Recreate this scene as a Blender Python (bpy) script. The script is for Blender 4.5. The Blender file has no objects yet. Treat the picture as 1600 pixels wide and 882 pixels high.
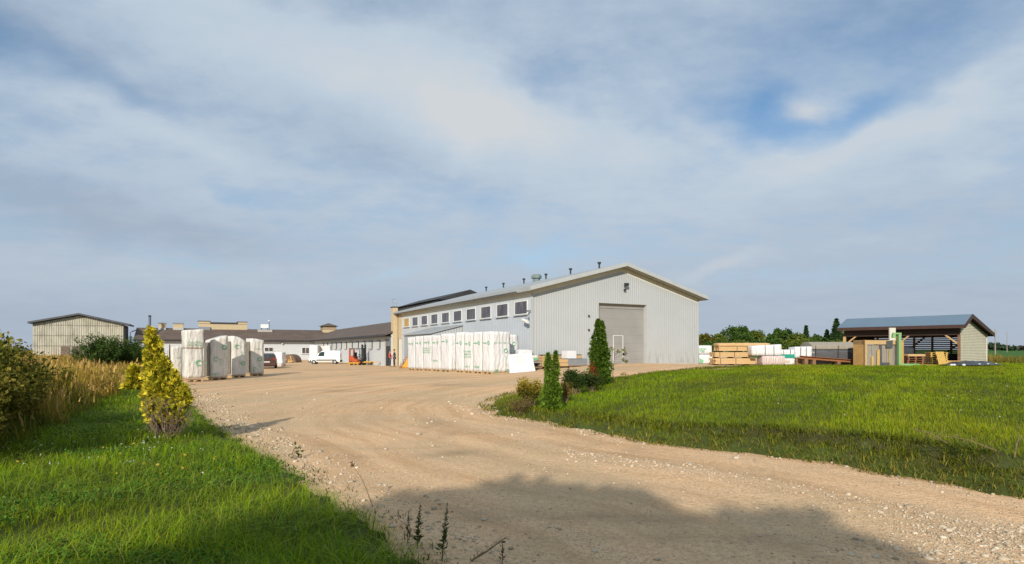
import bpy, bmesh, math, random
import numpy as np
from mathutils import Vector, Matrix, noise as mnoise

random.seed(7)
RNG = np.random.default_rng(11)
scene = bpy.context.scene
COL = scene.collection
R = math.radians

# ------------------------------------------------------------------ helpers
def V(x, y, z=0.0):
    return np.array((x, y, z), float)

UZ = V(0, 0, 1)

def nrm(a):
    a = np.asarray(a, float)
    return a / (np.linalg.norm(a) + 1e-12)

class MB:
    """collects geometry of ONE mesh"""
    def __init__(s):
        s.v = []; s.f = []; s.c = []
    def add(s, vs, fs, col=None):
        n = len(s.v)
        s.v.extend([tuple(p) for p in vs])
        s.f.extend([tuple(i + n for i in f) for f in fs])
        s.c.extend([col or (1, 1, 1)] * len(vs))
        return s
    def box(s, o, ax, ay, az, col=None):
        o, ax, ay, az = map(np.asarray, (o, ax, ay, az))
        if np.dot(np.cross(ax, ay), az) < 0:
            o = o + ax; ax = -ax
        p = [o, o+ax, o+ax+ay, o+ay, o+az, o+ax+az, o+ax+ay+az, o+ay+az]
        return s.add(p, [(0,3,2,1),(4,5,6,7),(0,1,5,4),(1,2,6,5),(2,3,7,6),(3,0,4,7)], col)
    def prism(s, poly, ext, col=None):
        poly = [np.asarray(p, float) for p in poly]; ext = np.asarray(ext, float)
        nv = np.zeros(3)
        for i in range(len(poly)):
            nv += np.cross(poly[i], poly[(i+1) % len(poly)])
        if np.dot(nv, ext) > 0:
            poly = poly[::-1]
        n = len(poly)
        vs = poly + [p + ext for p in poly]
        fs = [tuple(range(n)), tuple(range(2*n-1, n-1, -1))]
        for i in range(n):
            j = (i+1) % n
            fs.append((j, i, i+n, j+n))
        return s.add(vs, fs, col)
    def tube(s, p0, p1, r0, r1=None, n=8, col=None, caps=True):
        p0 = np.asarray(p0, float); p1 = np.asarray(p1, float)
        r1 = r0 if r1 is None else r1
        d = nrm(p1 - p0)
        a = nrm(np.cross(d, (0.31, 0.9, 0.2) if abs(d[2]) > .9 else UZ)); b = np.cross(d, a)
        vs = []
        for p, r in ((p0, r0), (p1, r1)):
            for k in range(n):
                t = 2*math.pi*k/n
                vs.append(p + r*(a*math.cos(t) + b*math.sin(t)))
        fs = [(k, (k+1) % n, n+(k+1) % n, n+k) for k in range(n)]
        if caps:
            fs += [tuple(range(n-1, -1, -1)), tuple(range(n, 2*n))]
        return s.add(vs, fs, col)
    def path(s, pts, radii, n=6, col=None):
        for i in range(len(pts)-1):
            s.tube(pts[i], pts[i+1], radii[i], radii[i+1], n, col, caps=(i in (0, len(pts)-2)))
        return s
    def ball(s, c, rx, ry, rz, n=10, m=6, col=None):
        c = np.asarray(c, float); vs = [c + (0, 0, -rz)]
        for i in range(1, m):
            ph = -math.pi/2 + math.pi*i/m
            for k in range(n):
                t = 2*math.pi*k/n
                vs.append(c + (rx*math.cos(ph)*math.cos(t), ry*math.cos(ph)*math.sin(t), rz*math.sin(ph)))
        vs.append(c + (0, 0, rz)); L = len(vs)-1
        fs = [(0, 1+(k+1) % n, 1+k) for k in range(n)]
        for i in range(m-2):
            for k in range(n):
                a = 1+i*n
                fs.append((a+k, a+(k+1) % n, a+n+(k+1) % n, a+n+k))
        a = 1+(m-2)*n
        fs += [(a+k, a+(k+1) % n, L) for k in range(n)]
        return s.add(vs, fs, col)
    def build(s, name, mat, parent=None, smooth=False, bevel=0.0, cols=False):
        org = np.array(parent_world(parent)) if parent is not None else np.zeros(3)
        me = bpy.data.meshes.new(name)
        me.from_pydata([tuple(np.asarray(p) - org) for p in s.v], [], s.f)
        me.materials.append(mat)
        if smooth:
            me.polygons.foreach_set('use_smooth', [True]*len(me.polygons))
        if cols:
            at = me.color_attributes.new('col', 'FLOAT_COLOR', 'POINT')
            arr = np.ones((len(s.v), 4), np.float32); arr[:, :3] = np.array(s.c, np.float32)
            at.data.foreach_set('color', arr.ravel())
        me.update()
        o = bpy.data.objects.new(name, me); COL.objects.link(o)
        if parent is not None: o.parent = parent
        if bevel > 0:
            m = o.modifiers.new('bevel', 'BEVEL'); m.width = bevel; m.segments = 2; m.limit_method = 'ANGLE'; m.angle_limit = R(40)
        return o

def parent_world(p):
    q = np.zeros(3)
    while p is not None:
        q = q + np.array(p.location); p = p.parent
    return q

def fast_mesh(name, verts, loops, sizes, mat, cols=None, parent=None, smooth=False):
    """big meshes straight from numpy arrays"""
    org = parent_world(parent) if parent is not None else np.zeros(3)
    me = bpy.data.meshes.new(name)
    verts = np.asarray(verts, np.float32) - org.astype(np.float32)
    loops = np.asarray(loops, np.int32); sizes = np.asarray(sizes, np.int32)
    me.vertices.add(len(verts)); me.vertices.foreach_set('co', verts.ravel())
    me.loops.add(len(loops)); me.loops.foreach_set('vertex_index', loops)
    me.polygons.add(len(sizes))
    st = np.concatenate(([0], np.cumsum(sizes)[:-1])).astype(np.int32)
    me.polygons.foreach_set('loop_start', st)
    if smooth: me.polygons.foreach_set('use_smooth', np.ones(len(sizes), bool))
    me.update(calc_edges=True); me.validate()
    if cols is not None:
        at = me.color_attributes.new('col', 'FLOAT_COLOR', 'POINT')
        arr = np.ones((len(verts), 4), np.float32); arr[:, :3] = cols
        at.data.foreach_set('color', arr.ravel())
    me.materials.append(mat)
    o = bpy.data.objects.new(name, me); COL.objects.link(o)
    if parent is not None: o.parent = parent
    return o

def tag(o, label=None, cat=None, group=None, kind=None):
    if label: o['label'] = label
    if cat: o['category'] = cat
    if group: o['group'] = group
    if kind: o['kind'] = kind
    return o

def thing(name, label, cat, loc, group=None):
    o = bpy.data.objects.new(name, None); COL.objects.link(o)
    o.empty_display_size = .2
    o.location = tuple(float(c) for c in loc)
    return tag(o, label, cat, group)

def dup(root, loc, rotz=0.0, label=None, scale=None):
    r = root.copy(); COL.objects.link(r); r.location = tuple(float(c) for c in loc); r.rotation_euler = (0, 0, rotz)
    if scale: r.scale = (scale,)*3
    if label: r['label'] = label
    for ch in list(root.children):
        c = ch.copy(); COL.objects.link(c); c.parent = r
        for g in list(ch.children):
            d = g.copy(); COL.objects.link(d); d.parent = c
    return r

class Fr:
    """plan frame: a along u, b along v, z up"""
    def __init__(s, ox, oy, ang):
        s.o = V(ox, oy); s.u = V(math.cos(ang), math.sin(ang)); s.v = V(-math.sin(ang), math.cos(ang))
    def P(s, a, b, z=0.0):
        return s.o + a*s.u + b*s.v + z*UZ
    def box(s, mb, a0, a1, b0, b1, z0, z1, col=None):
        return mb.box(s.P(a0, b0, z0), (a1-a0)*s.u, (b1-b0)*s.v, (z1-z0)*UZ, col)

F = 920.0; HOR = 546.0; CAMZ = 2.0
def at(px, py, Y):          # world point seen at photo pixel (px,py) at depth Y (measurement aid)
    return V((px-800)/F*Y, Y, CAMZ + (HOR-py)/F*Y)
def atx(px, Y):
    return (px-800)/F*Y

# ------------------------------------------------------------------ materials
def new_mat(name):
    m = bpy.data.materials.new(name); m.use_nodes = True
    nt = m.node_tree; b = nt.nodes['Principled BSDF']
    return m, nt, b

def N(nt, t, **kw):
    n = nt.nodes.new(t)
    for k, v in kw.items(): setattr(n, k, v)
    return n

def mixc(nt, fac, a, b, blend='MIX'):
    n = N(nt, 'ShaderNodeMix', data_type='RGBA', blend_type=blend)
    for i, x in ((0, fac), (6, a), (7, b)):
        if isinstance(x, (int, float)): n.inputs[i].default_value = x
        elif isinstance(x, tuple): n.inputs[i].default_value = (*x, 1) if len(x) == 3 else x
        else: nt.links.new(x, n.inputs[i])
    return n.outputs[2]

def mth(nt, op, a, b=0.0, c=None, clamp=False):
    n = N(nt, 'ShaderNodeMath', operation=op); n.use_clamp = clamp
    for i, x in enumerate((a, b) if c is None else (a, b, c)):
        if isinstance(x, (int, float)): n.inputs[i].default_value = x
        else: nt.links.new(x, n.inputs[i])
    return n.outputs[0]

def ramp(nt, fac, stops):
    n = N(nt, 'ShaderNodeValToRGB'); nt.links.new(fac, n.inputs[0])
    e = n.color_ramp.elements
    while len(e) < len(stops): e.new(.5)
    for el, (p, c) in zip(e, stops):
        el.position = p; el.color = (*c, 1) if isinstance(c, tuple) else (c, c, c, 1)
    return n.outputs[0]

def tex_noise(nt, scale, detail=4, rough=.55, vec=None, mapping=None):
    n = N(nt, 'ShaderNodeTexNoise'); n.inputs['Scale'].default_value = scale
    n.inputs['Detail'].default_value = detail; n.inputs['Roughness'].default_value = rough
    if vec is None: vec = N(nt, 'ShaderNodeTexCoord').outputs['Object']
    if mapping:
        mp = N(nt, 'ShaderNodeMapping'); mp.inputs['Scale'].default_value = mapping
        nt.links.new(vec, mp.inputs[0]); vec = mp.outputs[0]
    nt.links.new(vec, n.inputs['Vector'])
    return n.outputs['Fac']

def simple(name, col, rough=.6, var=.18, scale=3.0, bump=0.0, bscale=20.0, metal=0.0, stretch=None, spec=.3, dirt=None):
    m, nt, b = new_mat(name)
    f = tex_noise(nt, scale, 5, .6, mapping=stretch)
    lo = tuple(c*(1-var) for c in col); hi = tuple(min(1, c*(1+var)) for c in col)
    c = ramp(nt, f, [(.25, lo), (.75, hi)])
    if dirt:
        f2 = tex_noise(nt, dirt[1], 6, .65, mapping=dirt[3] if len(dirt) > 3 else None)
        c = mixc(nt, ramp(nt, f2, [(dirt[2], 0.0), (min(1, dirt[2]+.2), 1.0)]), c, dirt[0])
    nt.links.new(c, b.inputs['Base Color'])
    b.inputs['Roughness'].default_value = rough; b.inputs['Metallic'].default_value = metal
    b.inputs['Specular IOR Level'].default_value = spec
    if bump:
        bp = N(nt, 'ShaderNodeBump'); bp.inputs['Strength'].default_value = bump; bp.inputs['Distance'].default_value = .02
        nt.links.new(tex_noise(nt, bscale, 4), bp.inputs['Height']); nt.links.new(bp.outputs[0], b.inputs['Normal'])
    return m

def leafy(name, rough=.55, transl=.25, tint=(1, 1, 1)):
    """foliage: colour of every leaf from the 'col' attribute"""
    m, nt, b = new_mat(name)
    a = N(nt, 'ShaderNodeAttribute'); a.attribute_name = 'col'
    c = mixc(nt, 1.0, a.outputs['Color'], tint, 'MULTIPLY')
    nt.links.new(c, b.inputs['Base Color']); b.inputs['Roughness'].default_value = rough
    b.inputs['Specular IOR Level'].default_value = .04
    if transl:
        t = N(nt, 'ShaderNodeBsdfTranslucent'); nt.links.new(c, t.inputs[0])
        mx = N(nt, 'ShaderNodeMixShader'); mx.inputs[0].default_value = transl
        nt.links.new(b.outputs[0], mx.inputs[1]); nt.links.new(t.outputs[0], mx.inputs[2])
        nt.links.new(mx.outputs[0], nt.nodes['Material Output'].inputs[0])
    return m

def attr_mat(name, rough=.6, spec=.3):
    m, nt, b = new_mat(name)
    a = N(nt, 'ShaderNodeAttribute'); a.attribute_name = 'col'
    f = tex_noise(nt, 6, 4)
    c = mixc(nt, 1.0, a.outputs['Color'], ramp(nt, f, [(.3, .8), (.7, 1.0)]), 'MULTIPLY')
    nt.links.new(c, b.inputs['Base Color']); b.inputs['Roughness'].default_value = rough
    b.inputs['Specular IOR Level'].default_value = spec
    return m

M = {}
M['cream'] = simple('cream_paint', (.66, .63, .52), .7, .06, 1.5, dirt=((.45, .42, .33), 2.2, .68, (1, 1, .25)))
M['white_render'] = simple('white_render', (.52, .55, .57), .75, .06, 2.0, .15, 40, dirt=((.44, .46, .475), 1.1, .62))
M['sheet'] = simple('zinc_sheet', (.42, .44, .445), .45, .05, .35, spec=.35, dirt=((.345, .36, .365), .5, .6, (2, 2, .3)))
M['sheet_side'] = simple('grey_blue_sheet', (.43, .46, .49), .5, .06, .35, spec=.35, dirt=((.36, .385, .41), .4, .6, (1, 1, .3)))
M['annex_sheet'] = simple('annex_sheet', (.34, .36, .37), .5, .08, .6)
M['fascia'] = simple('pale_fascia', (.42, .44, .44), .5, .07, 1.2)
M['soffit'] = simple('soffit', (.34, .33, .25), .8, .1, 2)
M['roof_light'] = simple('pale_roof_sheet', (.34, .36, .37), .5, .08, .7)
M['roof_dark'] = simple('dark_roof_sheet', (.05, .05, .052), .7, .25, .8, dirt=((.09, .075, .06), .6, .55))
M['roof_brown'] = simple('weathered_brown_roof', (.12, .088, .07), .8, .22, .6, .3, 9, dirt=((.16, .125, .10), .5, .58, (1, 1, 3)))
M['dark_wood'] = simple('dark_brown_wood', (.05, .032, .024), .7, .25, 3, stretch=(1, 1, 8))
M['brown_trim'] = simple('brown_trim', (.065, .036, .028), .6, .15, 3)
M['brick'] = None
M['glass'] = None
M['rubber'] = simple('rubber', (.018, .018, .018), .8, .2, 5)
M['dark_metal'] = simple('dark_metal', (.035, .037, .04), .5, .2, 4)
M['steel'] = simple('galvanised_steel', (.32, .34, .36), .4, .1, 3, metal=.5)
M['white_plastic_frame'] = simple('white_frame', (.72, .72, .70), .5, .05, 2)
M['door_grey'] = None
M['asbestos'] = None
M['pine'] = simple('fresh_pine', (.52, .35, .17), .7, .22, 5, .2, 30, stretch=(1, 1, 9))
M['pine_yellow'] = simple('yellow_pine', (.55, .36, .10), .7, .2, 4, stretch=(1, 1, 5))
M['grey_wood'] = simple('weathered_grey_wood', (.29, .26, .21), .8, .3, 4, .2, 30, stretch=(6, 6, .6))
M['old_wood'] = simple('old_brown_wood', (.20, .12, .065), .8, .3, 4)
M['ply'] = simple('orange_plywood', (.50, .30, .11), .7, .16, 3, dirt=((.36, .2, .08), 2.5, .6))
M['red_beam'] = simple('rust_brown_beam', (.27, .11, .04), .7, .25, 3)
M['green_paint'] = simple('pale_green_paint', (.22, .40, .16), .5, .12, 4)
M['logo_green'] = simple('printed_green', (.16, .46, .25), .6, .15, 6)
M['logo_teal'] = simple('printed_teal', (.015, .27, .20), .6, .12, 6)
M['logo_blue'] = simple('printed_blue', (.25, .42, .62), .6, .2, 6)
M['strap'] = simple('strap_black', (.03, .03, .03), .5, .1, 4)
M['orange'] = simple('orange_paint', (.42, .085, .03), .45, .15, 3, dirt=((.25, .07, .03), 3, .62))
M['yellow'] = simple('yellow_paint', (.50, .27, .04), .5, .15, 3)
M['amber'] = simple('amber_panel', (.66, .32, .02), .5, .1, 3)
M['white_car'] = simple('white_paint', (.80, .80, .78), .25, .03, 2, spec=.5)
M['brown_car'] = simple('brown_car_paint', (.10, .055, .042), .25, .06, 2, metal=.3, spec=.5)
M['tail_red'] = simple('tail_light_red', (.35, .02, .02), .3, .1, 2)
M['lamp_clear'] = simple('clear_lamp', (.6, .6, .6), .2, .1, 2)
M['tarp'] = simple('black_tarp', (.035, .037, .042), .35, .25, 2, .5, 6, dirt=((.09, .09, .10), 2, .55), spec=.5)
M['tarp_brown'] = simple('brown_tarp', (.16, .10, .065), .6, .25, 3, .4, 8)
M['kerb_conc'] = simple('concrete', (.42, .40, .36), .85, .15, 3, .2, 30)
M['chalk'] = simple('white_board', (.66, .65, .655), .6, .03, 2)
M['pink_board'] = simple('pale_pink_board', (.55, .43, .35), .7, .1, 3, stretch=(1, 1, 5))
M['bark'] = simple('bark', (.09, .065, .045), .9, .3, 8, .5, 20)
M['stem'] = simple('dry_stem', (.20, .14, .075), .85, .3, 8)
M['twig_grey'] = simple('bare_twig', (.23, .165, .12), .85, .3, 8)
M['leaf'] = leafy('foliage', .55, .22)
M['leaf_far'] = leafy('far_foliage', .7, .12)
M['needle'] = leafy('conifer_sprays', .6, .12)
M['grass'] = leafy('grass_blades', .5, .28)
M['straw'] = leafy('dry_grass', .6, .2)
M['petal'] = leafy('petals', .6, .2)
M['skin'] = simple('skin', (.45, .26, .18), .6, .08, 5)
M['hair'] = simple('hair', (.06, .04, .025), .7, .2, 8)
M['red_cloth'] = simple('red_cloth', (.50, .025, .03), .8, .12, 6)
M['navy_cloth'] = simple('navy_cloth', (.02, .03, .055), .8, .15, 6)
M['jeans'] = simple('dark_trousers', (.03, .05, .085), .85, .15, 6)

def add_splash(m):
    nt = m.node_tree; b = nt.nodes['Principled BSDF']; old = b.inputs['Base Color'].links[0].from_socket
    sx = N(nt, 'ShaderNodeSeparateXYZ'); nt.links.new(N(nt, 'ShaderNodeTexCoord').outputs['Object'], sx.inputs[0])
    low = ramp(nt, mth(nt, 'MULTIPLY', sx.outputs[2], .25), [(.22, 1.0), (.55, 0.0)])
    streak = ramp(nt, tex_noise(nt, 2.2, 6, .7, mapping=(1.6, 1.6, .35)), [(.48, 0.0), (.72, 1.0)])
    c = mixc(nt, mth(nt, 'MULTIPLY', mth(nt, 'MULTIPLY', low, streak), .75), old, (.17, .165, .15))
    nt.links.new(c, b.inputs['Base Color'])
add_splash(M['sheet'])

def mk_brick():
    m, nt, b = new_mat('yellow_brick')
    tc = N(nt, 'ShaderNodeTexCoord'); g = N(nt, 'ShaderNodeNewGeometry')
    sx = N(nt, 'ShaderNodeSeparateXYZ'); nt.links.new(tc.outputs['Object'], sx.inputs[0])
    h = mth(nt, 'ADD', mth(nt, 'MULTIPLY', sx.outputs[0], .883), mth(nt, 'MULTIPLY', sx.outputs[1], .469))
    h2 = mth(nt, 'ADD', h, mth(nt, 'MULTIPLY', sx.outputs[1], .7))
    cb = N(nt, 'ShaderNodeCombineXYZ'); nt.links.new(h2, cb.inputs[0]); nt.links.new(sx.outputs[2], cb.inputs[1])
    br = N(nt, 'ShaderNodeTexBrick'); nt.links.new(cb.outputs[0], br.inputs[0])
    br.inputs['Color1'].default_value = (.60, .48, .29, 1); br.inputs['Color2'].default_value = (.52, .40, .23, 1)
    br.inputs['Mortar'].default_value = (.36, .32, .25, 1); br.inputs['Scale'].default_value = 1.0
    br.inputs['Brick Width'].default_value = .26; br.inputs['Row Height'].default_value = .077; br.inputs['Mortar Size'].default_value = .008
    nt.links.new(br.outputs[0], b.inputs['Base Color']); b.inputs['Roughness'].default_value = .85
    return m
M['brick'] = mk_brick()

def mk_glass(name, col):
    m, nt, b = new_mat(name)
    f = tex_noise(nt, 1.1, 4, .6, mapping=(1.6, 1.6, .5))
    c = ramp(nt, f, [(.35, tuple(x*.45 for x in col)), (.55, col), (.75, tuple(min(1, x*2.3) for x in col))])
    nt.links.new(c, b.inputs['Base Color'])
    b.inputs['Roughness'].default_value = .08; b.inputs['Specular IOR Level'].default_value = .7
    return m
M['glass'] = mk_glass('window_glass', (.085, .075, .08))
M['car_glass'] = mk_glass('car_glass', (.03, .045, .05))
M['ply_pane'] = simple('boarded_pane', (.42, .29, .10), .7, .2, 3)

def mk_door():
    m, nt, b = new_mat('grey_roller_door')
    tc = N(nt, 'ShaderNodeTexCoord'); sx = N(nt, 'ShaderNodeSeparateXYZ'); nt.links.new(tc.outputs['Object'], sx.inputs[0])
    w = mth(nt, 'FRACT', mth(nt, 'MULTIPLY', sx.outputs[2], 1/.61))
    line = ramp(nt, w, [(0.0, .55), (.03, 1.0)])
    f = tex_noise(nt, .8, 4)
    c = mixc(nt, 1.0, ramp(nt, f, [(.3, (.265, .26, .245)), (.7, (.31, .305, .285))]), line, 'MULTIPLY')
    nt.links.new(c, b.inputs['Base Color']); b.inputs['Roughness'].default_value = .5
    return m
M['door_grey'] = mk_door()

def mk_asbestos():
    m, nt, b = new_mat('weathered_fibre_cement')
    f = tex_noise(nt, 1.2, 6, .65, mapping=(1.2, 1.2, .35)); f2 = tex_noise(nt, .35, 3)
    c = ramp(nt, f, [(.3, (.24, .225, .18)), (.5, (.44, .42, .345)), (.7, (.57, .55, .46))])
    c = mixc(nt, mth(nt, 'MULTIPLY', f2, .5), c, (.42, .39, .29))
    nt.links.new(c, b.inputs['Base Color']); b.inputs['Roughness'].default_value = .85
    return m
M['asbestos'] = mk_asbestos()
M['asbestos_dark'] = simple('dirty_panel', (.17, .13, .10), .85, .3, 4)

def mk_wrap(name, col, seam=(.50, .48, .45)):
    """white stretch film with folds"""
    m, nt, b = new_mat(name)
    f = tex_noise(nt, 1.4, 6, .6, mapping=(1, 1, .45)); f2 = tex_noise(nt, 5, 5, .65, mapping=(1, 1, .25))
    c = ramp(nt, f, [(.3, tuple(x*.80 for x in col)), (.55, col)])
    c = mixc(nt, ramp(nt, f2, [(.5, 0.0), (.75, .7)]), c, seam)
    nt.links.new(c, b.inputs['Base Color']); b.inputs['Roughness'].default_value = .38
    b.inputs['Specular IOR Level'].default_value = .4
    w = N(nt, 'ShaderNodeTexWave'); w.inputs['Scale'].default_value = 1.2; w.inputs['Distortion'].default_value = 9
    w.inputs['Detail'].default_value = 3; nt.links.new(N(nt, 'ShaderNodeTexCoord').outputs['Object'], w.inputs[0])
    bp = N(nt, 'ShaderNodeBump'); bp.inputs['Strength'].default_value = .8; bp.inputs['Distance'].default_value = .07
    nt.links.new(mth(nt, 'ADD', mth(nt, 'MULTIPLY', w.outputs[1], .35), f2), bp.inputs['Height'])
    nt.links.new(bp.outputs[0], b.inputs['Normal'])
    return m
M['wrap'] = mk_wrap('white_film', (.74, .735, .73), (.56, .55, .53))
M['wrap_warm'] = mk_wrap('cream_film', (.72, .69, .63), (.50, .42, .32))
M['wrap_pink'] = mk_wrap('pinkish_film', (.62, .52, .49))

# ------------------------------------------------------------------ terrain
def sst(x, a, b):
    t = np.clip((x-a)/(b-a), 0, 1); return t*t*(3-2*t)

def snoise(x, y, s, seed=0.0):
    x = x*s; y = y*s
    return (np.sin(x*1.0+y*.63+seed)*np.cos(y*1.13-x*.37+seed*1.7) + .6*np.sin(2.17*x-1.71*y+seed*2.3)
            + .4*np.sin(3.9*x+2.8*y+1.3+seed) * np.cos(1.7*x-4.3*y))/2.0

def poly_sd(x, y, poly):
    """signed distance, >0 inside"""
    x = np.asarray(x, float); y = np.asarray(y, float)
    d2 = np.full(x.shape, 1e18); ins = np.zeros(x.shape, bool)
    n = len(poly)
    for i in range(n):
        ax, ay = poly[i]; bx, by = poly[(i+1) % n]
        ex, ey = bx-ax, by-ay
        t = np.clip(((x-ax)*ex+(y-ay)*ey)/(ex*ex+ey*ey), 0, 1)
        d2 = np.minimum(d2, (x-ax-t*ex)**2 + (y-ay-t*ey)**2)
        c = (ay > y) != (by > y)
        with np.errstate(divide='ignore', invalid='ignore'):
            xi = (bx-ax)*(y-ay)/(by-ay if by != ay else 1e-9)+ax
        ins ^= c & (x < xi)
    d = np.sqrt(d2)
    return np.where(ins, d, -d)

RIGHT_LAWN = [(60, -22), (30, -7), (16, 1.6), (9.5, 6.05), (6.9, 8.0), (5.3, 10.8), (2.8, 12.9), (1.05, 15.9), (-.45, 17.9), (-.95, 20.3), (-.7, 23.0),
              (.5, 25.6), (2.2, 27.6), (4.6, 28.6), (8, 31.5), (11.7, 36.0), (15.5, 41.0), (20, 43), (26, 44), (33, 43.5), (36, 47), (45, 54), (90, 70), (90, -22)]
LEFT_LAWN = [(4.0, -3), (.9, 3.0), (-.6, 5.5), (-1.97, 7.6), (-4.26, 10.9), (-7.7, 15.6), (-11.7, 21.9), (-18.3, 33.5), (-22.5, 38), (-27, 46), (-33, 60), (-60, 92), (-76, 90), (-120, 130), (-160, 60), (-120, -30), (4, -30)]

def z_base(x, y):
    zx = np.interp(x, [-400, -16, -8.7, -4.4, -1.2, .5, 1.4, 5.5, 10.5, 15, 40], [0, 0, .30, .38, .42, .56, .62, .90, .90, .80, .77])
    return zx*sst(y, 18, 37) + .02*snoise(x, y, .35, 1.0)*sst(y, 0, 6)

def z_ground(x, y):
    """soil sheet: below the gravel where there is gravel, above it under grass"""
    x = np.asarray(x, float); y = np.asarray(y, float)
    wob = .22*snoise(x, y, 1.6, 3) + .12*snoise(x, y, 5.1, 7)
    dr = poly_sd(x, y, RIGHT_LAWN) + wob; dl = poly_sd(x, y, LEFT_LAWN) + wob
    zb = z_base(x, y)
    L = .15 + (.30 + .36*sst(y, 10, 32))*sst(x, -1, 8) + .03*snoise(x, y, .9, 2)
    Ll = .10 + .14*sst(dl, .4, 4) + .03*snoise(x, y, .8, 5)
    st = sst(x, 2.0, 4.5)*(1-sst(y, 22, 28)); mr = (1-st)*sst(dr, -.25, .75) + st*(.30*sst(dr, -.25, .15) + .28*sst(dr, .1, .62) + .42*sst(dr, .62, .86)); ml = sst(dl, -.25, .9)
    far = np.maximum(sst(np.hypot(x, y-30), 95, 140), 0)
    z = (zb-.07)*(1-mr) + np.maximum(L, zb-.02)*mr
    z = z*(1-ml) + np.maximum(zb, Ll)*ml
    return z*(1-far) + (zb-.03)*far

def zg(x, y):
    x = np.asarray(x, float); y = np.asarray(y, float)
    return np.maximum(z_ground(x, y), z_base(x, y))

def grid_sheet(name, xs, ys, zf, mat, kind='structure', keep=None, attrs=None):
    X, Y = np.meshgrid(xs, ys); Z = zf(X, Y)
    nv = X.size; nx = len(xs); ny = len(ys)
    idx = np.arange(nv).reshape(ny, nx)
    q = np.stack([idx[:-1, :-1], idx[:-1, 1:], idx[1:, 1:], idx[1:, :-1]], -1).reshape(-1, 4)
    verts = np.stack([X, Y, Z], -1).reshape(-1, 3)
    if keep is not None:
        k = keep(X, Y).ravel(); q = q[k[q].any(1)]
        used = np.unique(q); mp = np.full(nv, -1); mp[used] = np.arange(len(used)); q = mp[q]; verts = verts[used]
    o = fast_mesh(name, verts, q.ravel(), np.full(len(q), 4), mat, smooth=True)
    if attrs:
        for an, fn in attrs.items():
            a = o.data.attributes.new(an, 'FLOAT', 'POINT')
            a.data.foreach_set('value', fn(verts[:, 0], verts[:, 1]).astype(np.float32))
    o['kind'] = kind
    return o

def mk_soil():
    m, nt, b = new_mat('soil_and_turf')
    f = tex_noise(nt, 2.5, 6, .65); f2 = tex_noise(nt, .05, 3)
    c = ramp(nt, f, [(.35, (.055, .05, .018)), (.6, (.075, .095, .022)), (.8, (.10, .10, .035))])
    c = mixc(nt, mth(nt, 'MULTIPLY', f2, .6), c, (.06, .10, .02))
    at_ = N(nt, 'ShaderNodeAttribute'); at_.attribute_name = 'edge'
    dirt = ramp(nt, f, [(.3, (.035, .026, .014)), (.6, (.085, .065, .035)), (.8, (.15, .11, .07))])
    c = mixc(nt, mth(nt, 'MULTIPLY', at_.outputs['Fac'], ramp(nt, tex_noise(nt, 1.1, 4), [(.4, .25), (.6, 1.0)])), c, dirt)
    nt.links.new(c, b.inputs['Base Color']); b.inputs['Roughness'].default_value = .95; b.inputs['Specular IOR Level'].default_value = .1
    return m

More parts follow.
